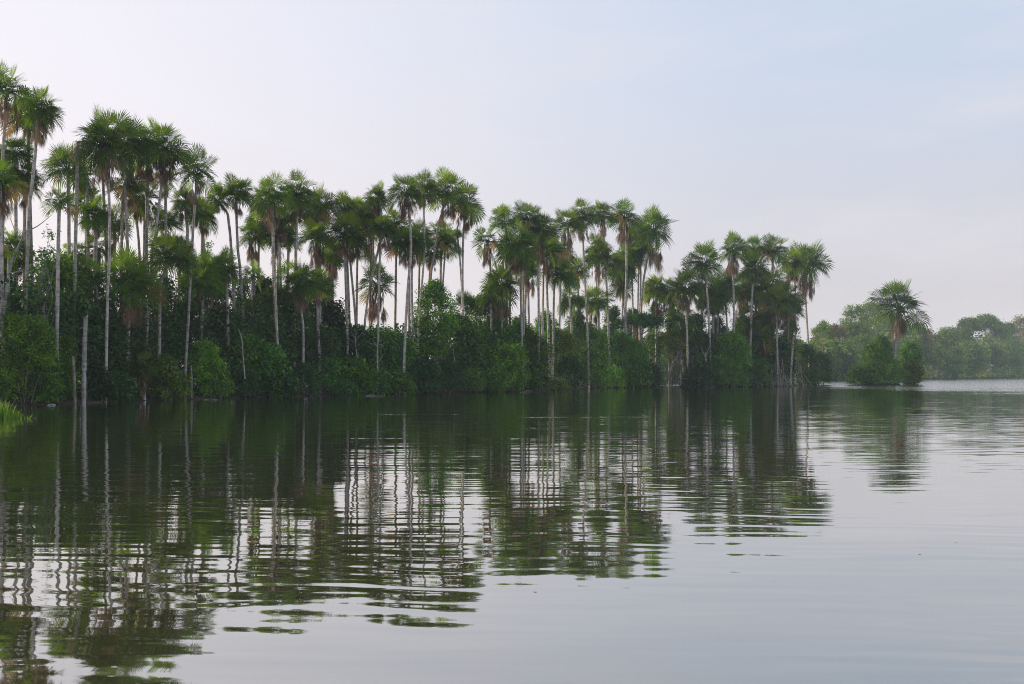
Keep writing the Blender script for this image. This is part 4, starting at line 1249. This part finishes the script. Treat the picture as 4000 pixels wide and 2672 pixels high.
w = bpy.data.worlds.new("World"); scene.world = w; w.use_nodes = True
nt = w.node_tree; N = nt.nodes; L = nt.links; N.clear()
out = N.new("ShaderNodeOutputWorld"); bg = N.new("ShaderNodeBackground"); bg.inputs["Strength"].default_value = 0.1
sky = N.new("ShaderNodeTexSky"); sky.sky_type = "NISHITA"; sky.sun_disc = False
sky.sun_elevation = SUN_EL; sky.sun_rotation = math.atan2(sun_dir.x, sun_dir.y)
sky.dust_density = 2.0
tc = N.new("ShaderNodeTexCoord")
# a thin high veil of cloud, pinkish white towards the sun and bluer away from it
dt = N.new("ShaderNodeVectorMath"); dt.operation = "DOT_PRODUCT"; dt.inputs[1].default_value = tuple(sd)
L.new(tc.outputs["Generated"], dt.inputs[0])
def mr(v, a, b, c=0, d=1):
    t = N.new("ShaderNodeMapRange"); t.interpolation_type = "SMOOTHSTEP"; L.new(v, t.inputs["Value"])
    for k, x in zip(("From Min", "From Max", "To Min", "To Max"), (a, b, c, d)):
        t.inputs[k].default_value = x
    return t.outputs[0]
def mixc(f, A, Bc):
    t = N.new("ShaderNodeMix"); t.data_type = "RGBA"
    for k, v in (("A", A), ("B", Bc)):
        if isinstance(v, tuple):
            t.inputs[k].default_value = (*[q * 10 for q in v], 1)
        else:
            L.new(v, t.inputs[k])
    if isinstance(f, float):
        t.inputs["Factor"].default_value = f
    else:
        L.new(f, t.inputs["Factor"])
    return t.outputs["Result"]
az = mr(dt.outputs["Value"], -0.15, 0.80)
sp = N.new("ShaderNodeSeparateXYZ"); L.new(tc.outputs["Generated"], sp.inputs[0])
el = mr(sp.outputs["Z"], 0.02, 0.34)
hi = mixc(az, (0.63, 0.725, 0.88), (1.02, 0.965, 1.03))
lo = mixc(az, (0.73, 0.675, 0.715), (1.05, 0.93, 0.92))
veil = mixc(el, lo, hi)
mp = N.new("ShaderNodeMapping"); mp.inputs["Scale"].default_value = (2.2, 2.2, 9.0); mp.inputs["Rotation"].default_value = (0.05, 0.12, 0)
L.new(tc.outputs["Generated"], mp.inputs[0])
no = N.new("ShaderNodeTexNoise"); no.inputs["Scale"].default_value = 1.6; no.inputs["Detail"].default_value = 4; no.inputs["Roughness"].default_value = 0.55
L.new(mp.outputs[0], no.inputs["Vector"])
cl = mr(no.outputs["Fac"], 0.46, 0.74, 0, 0.38)
veil = mixc(cl, veil, (0.90, 0.84, 0.88))
final = mixc(0.14, veil, sky.outputs[0])
L.new(final, bg.inputs["Color"]); L.new(bg.outputs[0], out.inputs["Surface"])

vs = scene.view_settings
vs.view_transform = "Standard"; vs.look = "None"; vs.exposure = 0.06; vs.gamma = 1; vs.use_curve_mapping = False
cy = scene.cycles
cy.use_denoising = True
cy.denoiser = "OPENIMAGEDENOISE"
cy.denoising_input_passes = "RGB_ALBEDO_NORMAL"
cy.denoising_prefilter = "NONE"
cy.filter_width = 1.0
cy.max_bounces = 8; cy.diffuse_bounces = 3; cy.glossy_bounces = 3; cy.transmission_bounces = 4; cy.volume_bounces = 1
